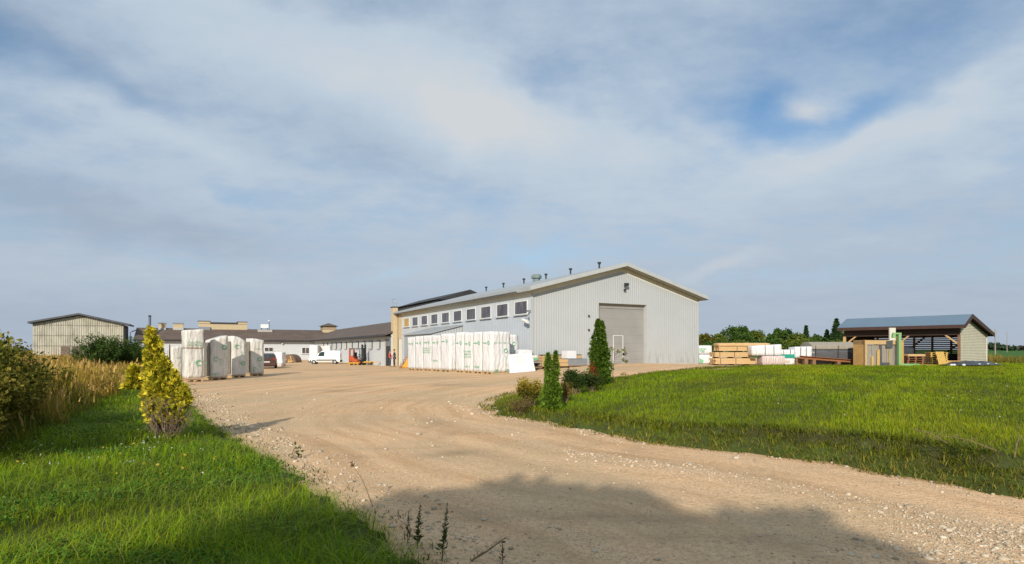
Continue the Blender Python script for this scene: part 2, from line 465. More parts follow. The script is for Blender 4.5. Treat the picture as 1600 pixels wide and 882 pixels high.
def mk_gravel():
    m, nt, b = new_mat('compacted_gravel')
    tc = N(nt, 'ShaderNodeTexCoord').outputs['Object']
    td = N(nt, 'ShaderNodeAttribute'); td.attribute_name = 'track'
    sx = N(nt, 'ShaderNodeSeparateXYZ'); nt.links.new(tc, sx.inputs[0])
    # coordinates that run along the wheel tracks
    cb = N(nt, 'ShaderNodeCombineXYZ'); nt.links.new(mth(nt, 'MULTIPLY', td.outputs['Fac'], 1.35), cb.inputs[0])
    nt.links.new(mth(nt, 'MULTIPLY', mth(nt, 'SUBTRACT', sx.outputs[1], mth(nt, 'MULTIPLY', sx.outputs[0], .8)), .10), cb.inputs[1])
    tr = tex_noise(nt, 1.1, 5, .6, vec=cb.outputs[0])
    big = tex_noise(nt, .16, 5, .6); mid = tex_noise(nt, .75, 7, .72, mapping=(.55, 1.5, 1)); fine = tex_noise(nt, 14, 5, .75)
    c = ramp(nt, tr, [(.25, (.48, .29, .15)), (.44, (.64, .40, .215)), (.58, (.78, .51, .29)), (.70, (.65, .44, .265)), (.80, (.55, .43, .33))])
    c = mixc(nt, ramp(nt, big, [(.42, 0.0), (.62, .75)]), c, (.54, .40, .24))
    c = mixc(nt, ramp(nt, mid, [(.56, 0.0), (.72, .6)]), c, (.36, .25, .15))
    c = mixc(nt, 1.0, c, ramp(nt, fine, [(.28, .72), (.5, .98), (.72, 1.18)]), 'MULTIPLY')
    da = N(nt, 'ShaderNodeAttribute'); da.attribute_name = 'damp'
    c = mixc(nt, mth(nt, 'MULTIPLY', da.outputs['Fac'], .75), c, (.25, .175, .105))
    vo = N(nt, 'ShaderNodeTexVoronoi'); vo.inputs['Scale'].default_value = 34; nt.links.new(tc, vo.inputs['Vector'])
    vo2 = N(nt, 'ShaderNodeTexVoronoi'); vo2.inputs['Scale'].default_value = 13; nt.links.new(tc, vo2.inputs['Vector'])
    peb = ramp(nt, vo.outputs['Distance'], [(.12, 1.0), (.42, 0.0)])
    pc = ramp(nt, N_sep(nt, vo.outputs['Color']), [(.2, (.30, .22, .13)), (.6, (.58, .46, .31)), (.95, (.80, .70, .54))])
    # loose stone only in drifts
    drift = ramp(nt, tex_noise(nt, .55, 5, .7, vec=cb.outputs[0]), [(.38, .3), (.60, 1.0)])
    c = mixc(nt, mth(nt, 'MULTIPLY', mth(nt, 'MULTIPLY', peb, drift), .8), c, pc)
    nt.links.new(c, b.inputs['Base Color']); b.inputs['Roughness'].default_value = .95; b.inputs['Specular IOR Level'].default_value = .12
    hgt = mth(nt, 'ADD', mth(nt, 'MULTIPLY', peb, mth(nt, 'MULTIPLY', drift, .8)), mth(nt, 'ADD', fine, mth(nt, 'MULTIPLY', mid, 1.5)))
    bp = N(nt, 'ShaderNodeBump'); bp.inputs['Strength'].default_value = .8; bp.inputs['Distance'].default_value = .03
    nt.links.new(hgt, bp.inputs['Height']); nt.links.new(bp.outputs[0], b.inputs['Normal'])
    return m

def N_sep(nt, colsock):
    s = N(nt, 'ShaderNodeSeparateColor'); nt.links.new(colsock, s.inputs[0]); return s.outputs[0]

def nonuni(lo, hi, c, d0, g):
    """coordinates with step d0 around c growing by factor g"""
    out = [c]; d = d0; x = c
    while x < hi: x += d; d *= g; out.append(x)
    d = d0; x = c
    while x > lo: x -= d; d *= g; out.append(x)
    return np.array(sorted(out))

gx = nonuni(-2600, 2600, 0, .16, 1.022); gy = nonuni(-500, 4200, 9, .16, 1.022)
ground = grid_sheet('ground', gx, gy, z_ground, mk_soil(),
                    attrs={'edge': lambda x, y: np.clip(np.maximum(1-np.abs(poly_sd(x, y, RIGHT_LAWN)-.72)/.4, .7*(1-np.abs(poly_sd(x, y, LEFT_LAWN)-.2)/.45)), 0, 1)})
sx_ = nonuni(-75, 34, 0, .16, 1.02); sy_ = nonuni(-8, 122, 9, .16, 1.02)
def gravel_keep(x, y):
    return (poly_sd(x, y, RIGHT_LAWN) < 1.3) & (poly_sd(x, y, LEFT_LAWN) < 1.3)
def z_gravel(x, y):
    d = poly_sd(x, y, RIGHT_LAWN)
    rut = -.025*np.exp(-((d+1.6)/.35)**2) - .03*np.exp(-((d+3.4)/.35)**2) + .02*np.exp(-((d+2.5)/.4)**2)
    rut = rut*(1-sst(y, 15, 22))
    return z_base(x, y) + rut + .012*snoise(x, y, 1.3, 4)*sst(y, 0, 3)
DAMP = [(-1.25, 11.3, .55, .42, .9), (-7.8, 26.5, 1.6, .7, .7), (-8.2, 28.5, 1.2, .5, .6), (-3.2, 29, 1.0, .5, .8), (-2.2, 15.6, .35, 1.5, .6), (-1.6, 14.4, .3, 1.2, .55), (2.5, 11.4, .5, .5, .5), (-13.5, 40, 3.5, 1.0, .5), (-5, 34, 2.5, .8, .5),
        (1.4, 7.0, 1.6, .22, .55), (2.6, 6.2, 1.8, .2, .6), (-.2, 7.2, 1.0, .3, .45), (-9.5, 47, 5, 1.2, .5), (-20, 58, 6, 1.6, .45), (-4.5, 22.5, 1.5, .5, .5)]
def damp_f(x, y):
    t = np.zeros(np.shape(x)); wx = x+.35*snoise(x, y, 1.7, 3); wy = y+.3*snoise(x, y, 1.3, 8)
    for cx, cy, rx, ry, a in DAMP: t = np.maximum(t, a*np.exp(-((wx-cx)/rx)**2-((wy-cy)/ry)**2))
    return np.clip(t*(.8+.5*snoise(x, y, 4.0, 2)), 0, 1)
gravel = grid_sheet('gravel_road', sx_, sy_, z_gravel, mk_gravel(), keep=gravel_keep,
                    attrs={'track': lambda x, y: poly_sd(x, y, RIGHT_LAWN), 'damp': damp_f})

def mk_field():
    m, nt, b = new_mat('crop_field')
    f = tex_noise(nt, .03, 5, .6, mapping=(1, .25, 1)); f2 = tex_noise(nt, 1.5, 5, .7)
    c = ramp(nt, f, [(.3, (.045, .12, .018)), (.7, (.075, .165, .03))])
    c = mixc(nt, 1.0, c, ramp(nt, f2, [(.3, .7), (.7, 1.15)]), 'MULTIPLY')
    nt.links.new(c, b.inputs['Base Color']); b.inputs['Roughness'].default_value = .9; b.inputs['Specular IOR Level'].default_value = .1
    return m
def field_z(x, y): return z_ground(x, y) + .05
field = grid_sheet('field', np.linspace(24, 520, 90), np.linspace(76, 560, 80), field_z, mk_field())
# ------------------------------------------------------------------ buildings
ANG = math.atan2(.4695, .8829)
H = Fr(1.37, 40.25, ANG)            # hall: a along the gable wall, b along the side wall
HW, HL = 15.5, 30.5
ZE, ZR = 6.22, 8.38                 # top of roof at eaves edge / ridge
OVA, OVB = .45, .6

def roofz(a, w=HW, ze=ZE, zr=ZR, ov=OVA):
    h = w/2 + ov
    return zr - (zr-ze)*abs(a-w/2)/h

def gable_roof(mb, fr, a0, a1, b0, b1, ze, zr, t):
    am = (a0+a1)/2
    for (x0, z0, x1, z1) in ((a0, ze, am, zr), (am, zr, a1, ze)):
        poly = [fr.P(x0, b0, z0), fr.P(x1, b0, z1), fr.P(x1, b0, z1-t), fr.P(x0, b0, z0-t)]
        mb.prism(poly, (b1-b0)*fr.v)

def corr_sheet(mb, P, s0, s1, zb, zt, pitch, depth, out):
    """trapezoidal sheet along s; P(s) -> xy0 point, zb/zt functions of s"""
    n = max(1, int(round((s1-s0)/pitch))); p = (s1-s0)/n
    pts = []
    for i in range(n):
        s = s0+i*p
        pts += [(s, 0), (s+.42*p, 0), (s+.55*p, depth), (s+.87*p, depth)]
    pts.append((s1, 0))
    vs = []
    for s, d in pts:
        q = P(s) + out*d
        vs += [V(q[0], q[1], zb(s)), V(q[0], q[1], zt(s))]
    fs = [(2*i, 2*i+2, 2*i+3, 2*i+1) for i in range(len(pts)-1)]
    mb.add(vs, fs)

def window_part(root, fr, a0, a1, b, z0, z1, axis, out, glass, fw=.09, sill=True, mull=1, proud=.09):
    """framed window on a wall; axis 'a' or 'b' is the wall direction, out = +-1 along the other axis"""
    def bx(mb, s0, s1, d0, d1, zz0, zz1):
        lo, hi = sorted((b+out*d0, b+out*d1))
        if axis == 'a': fr.box(mb, s0, s1, lo, hi, zz0, zz1)
        else: fr.box(mb, lo, hi, s0, s1, zz0, zz1)
    m = MB()
    bx(m, a0, a0+fw, .004, proud, z0, z1); bx(m, a1-fw, a1, .004, proud, z0, z1)
    bx(m, a0+fw, a1-fw, .004, proud, z1-fw, z1); bx(m, a0+fw, a1-fw, .004, proud, z0, z0+fw)
    for k in range(1, mull):
        c = a0 + (a1-a0)*k/mull
        bx(m, c-.03, c+.03, .004, proud*.8, z0+fw, z1-fw)
    w = m.build('window', M['white_plastic_frame'], root)
    g = MB(); bx(g, a0+fw, a1-fw, .004, .02, z0+fw, z1-fw); g.build('pane', glass, w)
    if sill:
        s = MB(); bx(s, a0-.06, a1+.06, .004, proud+.10, z0-.07, z0-.003); s.build('sill', M['fascia'], w)
    return w

# ---- main hall -----------------------------------------------------------
hall = thing('factory_hall', 'large pale grey corrugated metal hall with white gable edge and big roller door', 'hall', H.P(HW/2, HL/2, 0))
DA0, DA1, DZ = 5.62, 10.1, 5.38
# structural core, set back behind the door recess
mb = MB()
prof = [(0, -.4), (HW, -.4), (HW, roofz(HW)-.27), (HW/2, ZR-.27), (0, roofz(0)-.27)]
mb.prism([H.P(a, .42, z) for a, z in prof], (HL-.42)*H.v)
# front skin in three pieces round the door
mb.prism([H.P(a, .06, z) for a, z in ((0, -.4), (DA0, -.4), (DA0, roofz(DA0)-.27), (0, roofz(0)-.27))], .355*H.v)
mb.prism([H.P(a, .06, z) for a, z in ((DA1, -.4), (HW, -.4), (HW, roofz(HW)-.27), (DA1, roofz(DA1)-.27))], .355*H.v)
mb.prism([H.P(a, .06, z) for a, z in ((DA0+.002, DZ), (DA1-.002, DZ), (DA1-.002, roofz(DA1)-.27), (HW/2, ZR-.27), (DA0+.002, roofz(DA0)-.27))], .355*H.v)
mb.build('wall', M['cream'], hall)
mb = MB()
zt = lambda s: roofz(s)-.62
corr_sheet(mb, lambda s: H.P(s, .045), 0.0, DA0-.07, lambda s: .60, zt, .2, .011, -H.v)
corr_sheet(mb, lambda s: H.P(s, .045), DA0-.07, DA1+.07, lambda s: DZ+.07, zt, .2, .011, -H.v)
corr_sheet(mb, lambda s: H.P(s, .045), DA1+.07, HW, lambda s: .93, zt, .2, .011, -H.v)
mb.build('gable_cladding', M['sheet'], hall)
mb = MB()
corr_sheet(mb, lambda s: H.P(-.012, s), .05, HL-1.3, lambda s: .2, lambda s: 4.33, .25, .02, -H.u)
mb.build('side_cladding', M['sheet_side'], hall)
for a0, a1, z0 in ((-.06, .09, .45), (HW-.09, HW+.03, .85)):    # corner flashings
    mb = MB(); H.box(mb, a0, a1, -.005, .05, z0, 5.9); mb.build('corner_trim', M['fascia'], hall)
mb = MB(); H.box(mb, -.012, -.002, .1, HL-1.3, 4.34, 5.58); mb.build('window_band', M['white_render'], hall)
mb = MB(); gable_roof(mb, H, -OVA, HW+OVA, -OVB+.03, HL+.2, ZE, ZR, .06); mb.build('roof', M['roof_light'], hall)
mb = MB(); gable_roof(mb, H, -OVA+.04, HW+OVA-.04, -OVB+.05, HL+.1, ZE-.066, ZR-.066, .19); mb.build('soffit', M['soffit'], hall)
mb = MB()    # white barge boards along the gable
am = HW/2
for s in (-1, 1):
    ae = am + s*(am+OVA)
    poly = [H.P(ae, -OVB-.03, ZE+.03), H.P(am, -OVB-.03, ZR+.03), H.P(am, -OVB-.03, ZR-.25), H.P(ae, -OVB-.03, ZE-.25)]
    mb.prism(poly, .06*H.v)
mb.build('bargeboard', M['fascia'], hall)
mb = MB()
H.box(mb, -OVA-.05, -OVA-.002, -OVB+.04, HL+.2, ZE-.28, ZE+.02); H.box(mb, -OVA-.17, -OVA-.055, 1.2, HL+.1, ZE-.20, ZE-.06)
H.box(mb, HW+OVA+.002, HW+OVA+.05, -OVB+.04, HL+.2, ZE-.28, ZE+.02)
mb.build('gutter', M['roof_light'], hall)
mb = MB()    # masonry end of the side wall, stepped brick
H.box(mb, -.05, .0-.002, HL-1.25, HL-.02, 3.2, 5.85)
mb.build('brick_strip', M['brick'], hall)
for i in range(10):
    c = 1.52 + 2.88*i
    w = window_part(hall, H, c-.93, c+.93, -.012, 4.44, 5.40, 'b', -1, M['ply_pane'] if i == 9 else M['glass'], fw=.05, proud=.045, mull=1)
    if i == 9: w['label'] = 'window boarded with yellow plywood'
# curtains / clutter seen behind the panes
# roller door
mb = MB(); H.box(mb, DA0, DA1, .34, .415, .5, DZ-.35); d = mb.build('roller_door', M['door_grey'], hall)
mb = MB(); H.box(mb, DA0, DA1, .30, .415, DZ-.34, DZ-.002); mb.build('door_header', M['door_grey'], d)
mb = MB()
wa0, wa1, wz0, wz1 = 7.2, 8.06, .98, 3.0
H.box(mb, wa0-.04, wa0, .315, .338, wz0, wz1); H.box(mb, wa1, wa1+.04, .315, .338, wz0, wz1); H.box(mb, wa0-.04, wa1+.04, .315, .338, wz1, wz1+.04)
mb.build('wicket_frame', M['white_plastic_frame'], d)
mb = MB()
for a0, a1 in ((DA0-.07, DA0), (DA1, DA1+.07)):
    H.box(mb, a0, a1, .0, .05, .8, DZ+.07)
H.box(mb, DA0, DA1, .0, .05, DZ, DZ+.07)
H.box(mb, DA1-.02, DA1+.0, .06, .33, .8, DZ-.004)
mb.build('door_trim', M['fascia'], hall)
# stains / rust marks are in the material; two lamps above the door, small fittings left of it
def flood(root, fr, a, b, z, s):
    m = MB(); fr.box(m, a-.03*s, a+.03*s, b-.25*s, b, z-.03, z+.03); fr.box(m, a-.2*s, a+.25*s, b-.5*s, b-.22*s, z+.0, z+.28*s)
    return m.build('flood_light', M['dark_metal'], root)
flood(hall, H, 7.95, 0.0, 6.72, .7); flood(hall, H, 7.9, 0.0, 6.38, .4)
for z in (4.35, 3.35):
    m = MB(); H.box(m, 4.65, 4.75, -.10, .005, z, z+.11); m.build('wall_fitting', M['dark_metal'], hall)
# security camera on the near end of the side wall
m = MB(); m.tube(H.P(-.02, .35, 4.15), H.P(-.40, .30, 4.12), .025); H.box(m, -.05, -.022, .26, .44, 4.0, 4.25)
cam = m.build('camera_bracket', M['steel'], hall)
m = MB(); m.tube(H.P(-.36, .62, 4.02), H.P(-.44, -.1, 3.86), .11, n=10); m.build('security_camera', M['white_plastic_frame'], cam)
m = MB(); H.box(m, -.30, -.022, .1, .22, 4.55, 4.68); m.build('sensor', M['steel'], hall)
# ridge vents
def ridge_at(px):
    p = (px-800)/F; t = (H.o[0]+am*H.u[0]-p*(H.o[1]+am*H.u[1]))/(-H.v[0]+p*H.v[1]); return t
for px, k in ((938, 1.25), (893, 1.2), (854.5, 1.1), (820, 1.0), (788, 1), (761, 1)):
    t = ridge_at(px); m = MB(); p = H.P(am-.1, t, ZR-.1)
    m.tube(p, p+UZ*.42, .07, n=10); m.tube(p+UZ*.42, p+UZ*.56, .13, .15, n=10)
    m.build('ridge_vent', M['dark_metal'], hall)
t = ridge_at(841); m = MB(); p = H.P(am-.2, t, ZR-.25)
m.tube(p, p+UZ*.45, .36, n=8); m.tube(p+UZ*.45, p+UZ*.66, .52, n=8); m.tube(p+UZ*.66, p+UZ*.80, .52, .38, n=8)
m.build('roof_ventilator', simple('green_grey_metal', (.17, .22, .21), .5, .15, 3), hall)
# plinth
for a0, a1, z0, z1 in ((-.03, DA0-.14, .2, .60), (DA1+.14, HW, .5, .93)):
    mb = MB(); H.box(mb, a0, a1, .0, .055, z0, z1); mb.build('plinth', M['kerb_conc'], hall)

# ---- lean-to annex on the side wall --------------------------------------
annex = thing('lean_to_annex', 'low grey lean-to annex with sloping roof against the long window wall', 'annex', H.P(-1.4, 15.7, 0))
prof = [(-2.85, -.2), (-.04, -.2), (-.04, 4.03), (-2.85, 3.33)]
mb = MB(); mb.prism([H.P(a, 12.0, z) for a, z in prof], 7.4*H.v); mb.build('wall', M['annex_sheet'], annex)
mb = MB(); mb.prism([H.P(a, 11.85, z) for a, z in ((-3.0, 3.30), (-.04, 4.04), (-.04, 4.12), (-3.0, 3.38))], 7.7*H.v); mb.build('roof', M['roof_light'], annex)
mb = MB(); corr_sheet(mb, lambda s: H.P(s, 11.985), -2.84, -.05, lambda s: .1, lambda s: 3.33+(s+2.85)*.249-.05, .25, .02, -H.v); mb.build('end_cladding', M['sheet'], annex)

# ---- yellow brick pier at the far corner -----------------------------------
pier = thing('brick_pier', 'tall yellow brick pier at the far end of the pale grey hall', 'pier', H.P(-.4, 31.0, 0))
mb = MB(); H.box(mb, -.60, -.07, 30.55, 31.4, -.3, 6.75); mb.build('masonry', M['brick'], pier)
mb = MB(); H.box(mb, -.66, -.01, 30.49, 31.46, 6.753, 6.86); mb.build('coping', M['roof_dark'], pier)
mb = MB(); mb.tube(H.P(-.035, 30.49, .2), H.P(-.035, 30.49, 6.3), .05); mb.build('downpipe', M['dark_metal'], pier)
roofkit = thing('roof_aerial', 'small aerial frame and pipes standing on top of the brick pier', 'aerial', H.P(-.4, 30.9, 6.86))
m = MB()
m.tube(H.P(-.45, 30.9, 6.86), H.P(-.45, 30.9, 7.35), .03)
for k in range(10):
    t0, t1 = 2*math.pi*k/10, 2*math.pi*(k+1)/10
    c = H.P(-.45, 30.9, 7.55); m.tube(c+.2*(math.cos(t0)*H.u+math.sin(t0)*UZ), c+.2*(math.cos(t1)*H.u+math.sin(t1)*UZ), .025, n=5)
m.tube(H.P(-.1, 30.9, 6.86), H.P(-.1, 30.9, 7.7), .025); m.tube(H.P(-.02, 31.2, 6.86), H.P(-.02, 31.2, 7.45), .03)
m.build('aerial_frame', M['steel'], roofkit)

# ---- older dark roofed hall behind -----------------------------------------
old = thing('old_hall', 'older hall with dark hipped roof rising behind the pale grey hall', 'hall', H.P(8, 38, 0))
oa0, oa1, ob0, ob1, oz, orz = 4.0, 12.0, 29.0, 46.6, 7.75, 9.0
HLx = HL + .35
mb = MB(); H.box(mb, oa0+.25, oa1-.25, HLx, ob1-1.6, -.3, oz-.1); H.box(mb, oa0+.25, oa1-.25, ob0+.3, HLx-.01, 7.0, oz-.1); mb.build('wall', M['roof_dark'], old)
P = H.P
vs = [P(oa0, ob0, oz), P(oa1, ob0, oz), P(oa1, ob1, oz), P(oa0, ob1, oz), P(8, ob0-.6, orz), P(8, ob1-.1, orz)]
mb = MB(); mb.add(vs, [(0, 1, 4), (1, 2, 5, 4), (2, 3, 5), (3, 0, 4, 5), (3, 2, 1, 0)]); mb.build('roof', M['roof_dark'], old)

# ---- low L-shaped workshop ---------------------------------------------------
shop = thing('low_workshop', 'long low L shaped grey workshop with weathered brown roof round the yard', 'workshop', H.P(-5, 55, 0))
A_ = V(-13.7, 67.0); Wg = Fr(A_[0], A_[1], ANG)       # right wing: wall along b at a=0, body towards +a
LW = 51.6
def wing(fr, a0, a1, b0, b1, base, zw):
    m = MB(); fr.box(m, a0, a1, b0, b1, base, zw); return m
mb = MB(); Wg.box(mb, 0, 10, .05, LW+9.9, -.5, 3.72)
Wg.box(mb, -28.4, -.004, LW, LW+10, -.5, 3.66)
am2 = LW+5
mb.prism([Wg.P(-28.35, LW+.1, 3.66), Wg.P(-28.35, LW+9.9, 3.66), Wg.P(-28.35, LW+5, 5.5)], .3*Wg.u)
mb.build('wall', M['white_render'], shop)
def wing_roof(m, fr, lo, hi, s0, s1, ze, zr, t, axis):
    mid = (lo+hi)/2
    for (x0, z0, x1, z1) in ((lo, ze, mid, zr), (mid, zr, hi, ze)):
        if axis == 'b':
            poly = [fr.P(x0, s0, z0), fr.P(x1, s0, z1), fr.P(x1, s0, z1-t), fr.P(x0, s0, z0-t)]; e = (s1-s0)*fr.v
        else:
            poly = [fr.P(s0, x0, z0), fr.P(s0, x1, z1), fr.P(s0, x1, z1-t), fr.P(s0, x0, z0-t)]; e = (s1-s0)*fr.u
        m.prism(poly, e)
mb = MB(); wing_roof(mb, Wg, -.75, 10.75, .0, LW+10.5, 3.72, 5.92, .16, 'b'); r1 = mb.build('roof', M['roof_brown'], shop)
mb = MB(); wing_roof(mb, Wg, LW-.75, LW+10.75, -29.0, 5.2, 3.68, 5.80, .16, 'a'); r2 = mb.build('roof', M['roof_brown'], shop)
mb = MB(); Wg.box(mb, -.80, -.755, .0, LW-.82, 3.48, 3.70); Wg.box(mb, -29.05, -.80, LW-.80, LW-.755, 3.44, 3.66)
Wg.box(mb, -.7, -.02, 0.02, LW-.85, 3.46, 3.50); Wg.box(mb, -29, -.72, LW-.7, LW-.02, 3.42, 3.46)
mb.build('eaves_board', M['dark_metal'], shop)
for i in range(11):
    c = 5.4 + 3.63*i
    m = MB(); Wg.box(m, -.03, -.004, c-.62, c+.62, 2.08, 2.98); w = m.build('window', simple('pale_shutter', (.55, .55, .50), .6, .06, 2) if i == 0 else bpy.data.materials['pale_shutter'], shop)
    m = MB(); Wg.box(m, -.10, -.004, c-.66, c+.66, 2.985, 3.05); Wg.box(m, -.10, -.004, c-.74, c-.63, 2.05, 3.04); m.build('reveal', M['dark_metal'], w)
    m = MB(); Wg.box(m, -.12, -.004, c-.7, c+.7, 1.98, 2.06); m.build('sill', M['fascia'], w)
# door opening by the brick pier
m = MB(); Wg.box(m, -.035, -.004, .35, 2.2, .0, 2.35); dd = m.build('doorway', M['strap'], shop)
m = MB(); Wg.box(m, -.06, -.004, .30, 2.25, 2.36, 3.1); m.build('transom', simple('grey_transom', (.16, .18, .18), .4, .15, 2), dd)
m = MB(); Wg.box(m, -.09, -.004, 2.25, 2.45, .0, 3.2); m.build('door_jamb', M['kerb_conc'], dd)
# windows on the back wing
def bw_at(px):
    p = (px-800)/F; o = Wg.P(0, LW); return (p*o[1]-o[0])/(Wg.u[0]-p*Wg.u[1])
for px0, px1, z0, z1 in ((413, 427, 1.55, 2.35), (471.5, 483.5, 1.15, 2.35), (300, 312, 1.5, 2.4), (340, 352, 1.5, 2.4)):
    window_part(shop, Wg, bw_at(px0), bw_at(px1), LW, z0, z1, 'a', -1, M['glass'], fw=.07, mull=2, proud=.07)
m = MB(); p = Wg.P(bw_at(441), LW-.25, 3.05); m.ball(p, .16, .16, .16); m.tube(p, p+Wg.v*.3, .03); m.build('wall_lamp', M['lamp_clear'], shop)
# roof furniture
cup = thing('roof_cupola', 'small square brick cupola with dark hipped cap on the workshop roof corner', 'cupola', Wg.P(3.6, LW+5, 5.6))
c0 = Wg.P(3.6, LW+5, 0)
mb = MB(); Wg.box(mb, 2.4, 5.0, LW+3.7, LW+6.3, 5.0, 6.62); mb.build('body', M['brick'], cup)
mb = MB()
for z in (5.95, 6.2, 6.45): Wg.box(mb, 2.36, 5.04, LW+3.66, LW+6.34, z, z+.09)
mb.build('louvre', M['old_wood'], cup)
vs = [Wg.P(2.0, LW+3.3, 6.62), Wg.P(5.4, LW+3.3, 6.62), Wg.P(5.4, LW+6.7, 6.62), Wg.P(2.0, LW+6.7, 6.62), Wg.P(3.7, LW+5, 7.25)]
mb = MB(); mb.add(vs, [(0, 1, 4), (1, 2, 4), (2, 3, 4), (3, 0, 4), (3, 2, 1, 0)]); mb.build('cap', M['roof_brown'], cup)
def on_ridge(px): return bw_at(px)*1.035
def rr(px):
    o = Wg.P(0, LW+5); p = (px-800)/F; return (p*o[1]-o[0])/(Wg.u[0]-p*Wg.u[1])
ra0, ra1 = rr(310), rr(386)
attic = thing('brick_dormer', 'long flat yellow brick dormer with dark cap on the workshop roof', 'dormer', Wg.P((ra0+ra1)/2, LW+5, 5.6))
mb = MB(); Wg.box(mb, ra0, ra1, LW+4.6, LW+7.5, 5.0, 6.72); Wg.box(mb, ra0, ra0+1.9, LW+4.5, LW+7.5, 6.723, 7.12); Wg.box(mb, ra1-1.6, ra1, LW+4.5, LW+7.5, 6.723, 7.1)
mb.build('masonry', M['brick'], attic)
mb = MB(); Wg.box(mb, ra0-.1, ra0+2.0, LW+4.4, LW+7.6, 7.123, 7.2); Wg.box(mb, ra1-1.7, ra1+.1, LW+4.4, LW+7.6, 7.103, 7.18)
Wg.box(mb, ra0+1.92, ra1-1.62, LW+4.45, LW+7.6, 6.723, 6.98); mb.build('cap', M['roof_dark'], attic)
mb = MB(); Wg.box(mb, ra0, ra0+1.9, LW+4.3, LW+4.59, 5.5, 6.1); mb.build('sloping_flashing', M['steel'], attic)
for px0, px1, lab in ((247, 260, 'narrow brick roof vent with grey cap above the yellow conifer'), (270, 287.5, 'wide brick roof vent with grey cap left of the tall wrapped stack')):
    x0, x1 = rr(px0), rr(px1)
    b = thing('roof_vent', lab, 'roof vent', Wg.P((x0+x1)/2, LW+5, 5.6), 'brick vents on the workshop roof')
    mb = MB(); Wg.box(mb, x0+.1, x1-.1, LW+4.2, LW+5.8, 5.0, 6.55); mb.build('masonry', M['brick'], b)
    mb = MB(); Wg.box(mb, x0, x1, LW+4.1, LW+5.9, 6.553, 6.75); mb.build('cap', M['steel'], b)
    mb = MB(); Wg.box(mb, x0+.05, x1-.05, LW+4.05, LW+4.195, 5.3, 5.75); mb.build('apron', M['fascia'], b)
x = rr(236); p = Wg.P(x, LW+2.0, 4.6)
flue = thing('metal_flue', 'tall dark blue grey metal flue pipe on the workshop roof', 'flue', p)
mb = MB(); mb.tube(p, p+UZ*3.0, .2, n=12); mb.build('pipe', simple('blue_grey_metal', (.12, .15, .18), .5, .12, 3), flue)
mb = MB(); mb.tube(p+UZ*3.0, p+UZ*3.25, .23, n=12); mb.build('cowl', M['dark_metal'], flue)
mb = MB(); Wg.box(mb, x-.55, x+.55, LW+1.5, LW+2.5, 4.3, 5.6); mb.build('flue_base', M['steel'], flue)
x0, x1 = rr(407), rr(419)
ac = thing('roof_cooler', 'white boxy cooling unit on a pale roof platform', 'cooling unit', Wg.P((x0+x1)/2, LW+4.5, 5.6))
mb = MB(); Wg.box(mb, x0, x1, LW+4.2, LW+5.2, 6.05, 6.75); mb.build('housing', M['white_car'], ac)
mb = MB(); Wg.box(mb, x0-.6, x1+.6, LW+3.6, LW+5.6, 5.2, 5.72); mb.build('platform', M['kerb_conc'], ac)
for a in (x0+.1, x1-.2):
    mb = MB(); Wg.box(mb, a, a+.1, LW+4.3, LW+5.1, 5.723, 6.045); mb.build('bracket', M['dark_metal'], ac)
x = rr(420.5); p = Wg.P(x, LW+5, 5.6)
sl = thing('roof_lamp', 'thin mast with round white lamp beside the roof cooling unit', 'lamp', p)
mb = MB(); mb.tube(p, p+UZ*1.7, .05); mb.build('mast', M['dark_metal'], sl)
mb = MB(); mb.ball(p+UZ*1.85, .2, .2, .2); mb.build('globe', M['lamp_clear'], sl)

# ---- left barn ------------------------------------------------------------
Bn = Fr(-74.9, 92.0, ANG)
barn = thing('panel_barn', 'old barn clad in weathered beige corrugated panels behind the tall weeds', 'barn', Bn.P(5.9, 10, 0))
BW, BL = 11.9, 6.5
bz = lambda a: 7.42 - abs(a-BW/2)*.235
mb = MB(); mb.prism([Bn.P(a, .05, z) for a, z in ((0, -.5), (BW, -.5), (BW, bz(BW)), (BW/2, bz(BW/2)), (0, bz(0)))], BL*Bn.v); mb.build('wall', M['asbestos_dark'], barn)
rows = [(.9, 2.55), (2.55, 4.2), (4.2, 5.85)]
mb = MB()
for z0, z1 in rows: corr_sheet(mb, lambda s, z=z0: Bn.P(s, .03-.0*z), 0, BW, lambda s: z0+.02, lambda s: z1-.02, .3, .06, -Bn.v)
corr_sheet(mb, lambda s: Bn.P(s, .03), 0, BW, lambda s: 5.87, lambda s: max(5.88, bz(s)-.02), .3, .06, -Bn.v)
for z0, z1 in rows:   # overlaps of the sheets
    Bn.box(mb, 0, BW, -.055, -.035, z1-.07, z1-.03)
mb.build('panel_cladding', M['asbestos'], barn)
mb = MB()
for (x0, z0, x1, z1) in ((-.5, bz(-.5)+.1, BW/2, bz(BW/2)+.1), (BW/2, bz(BW/2)+.1, BW+.9, bz(BW+.9)+.1)):
    mb.prism([Bn.P(x0, -.7, z0+.28), Bn.P(x1, -.7, z1+.28), Bn.P(x1, -.7, z1), Bn.P(x0, -.7, z0)], (BL+1.2)*Bn.v)
mb.build('roof', simple('grey_roof', (.10, .105, .11), .7, .2, 1), barn)
for a0 in (3.55, 4.95):
    m = MB(); Bn.box(m, a0, a0+1.25, -.10, -.04, 1.0, 2.5); w = m.build('shutter', M['asbestos_dark'], barn)
m = MB(); Bn.box(m, 4.82, 4.93, -.12, -.04, .9, 2.55); m.build('shutter_post', M['asbestos'], barn)
m = MB(); Bn.box(m, BW+.02, BW+.1, .1, BL, -.3, bz(BW)-.05); m.build('side_cladding', simple('dark_side', (.10, .10, .095), .8, .2, 2), barn)

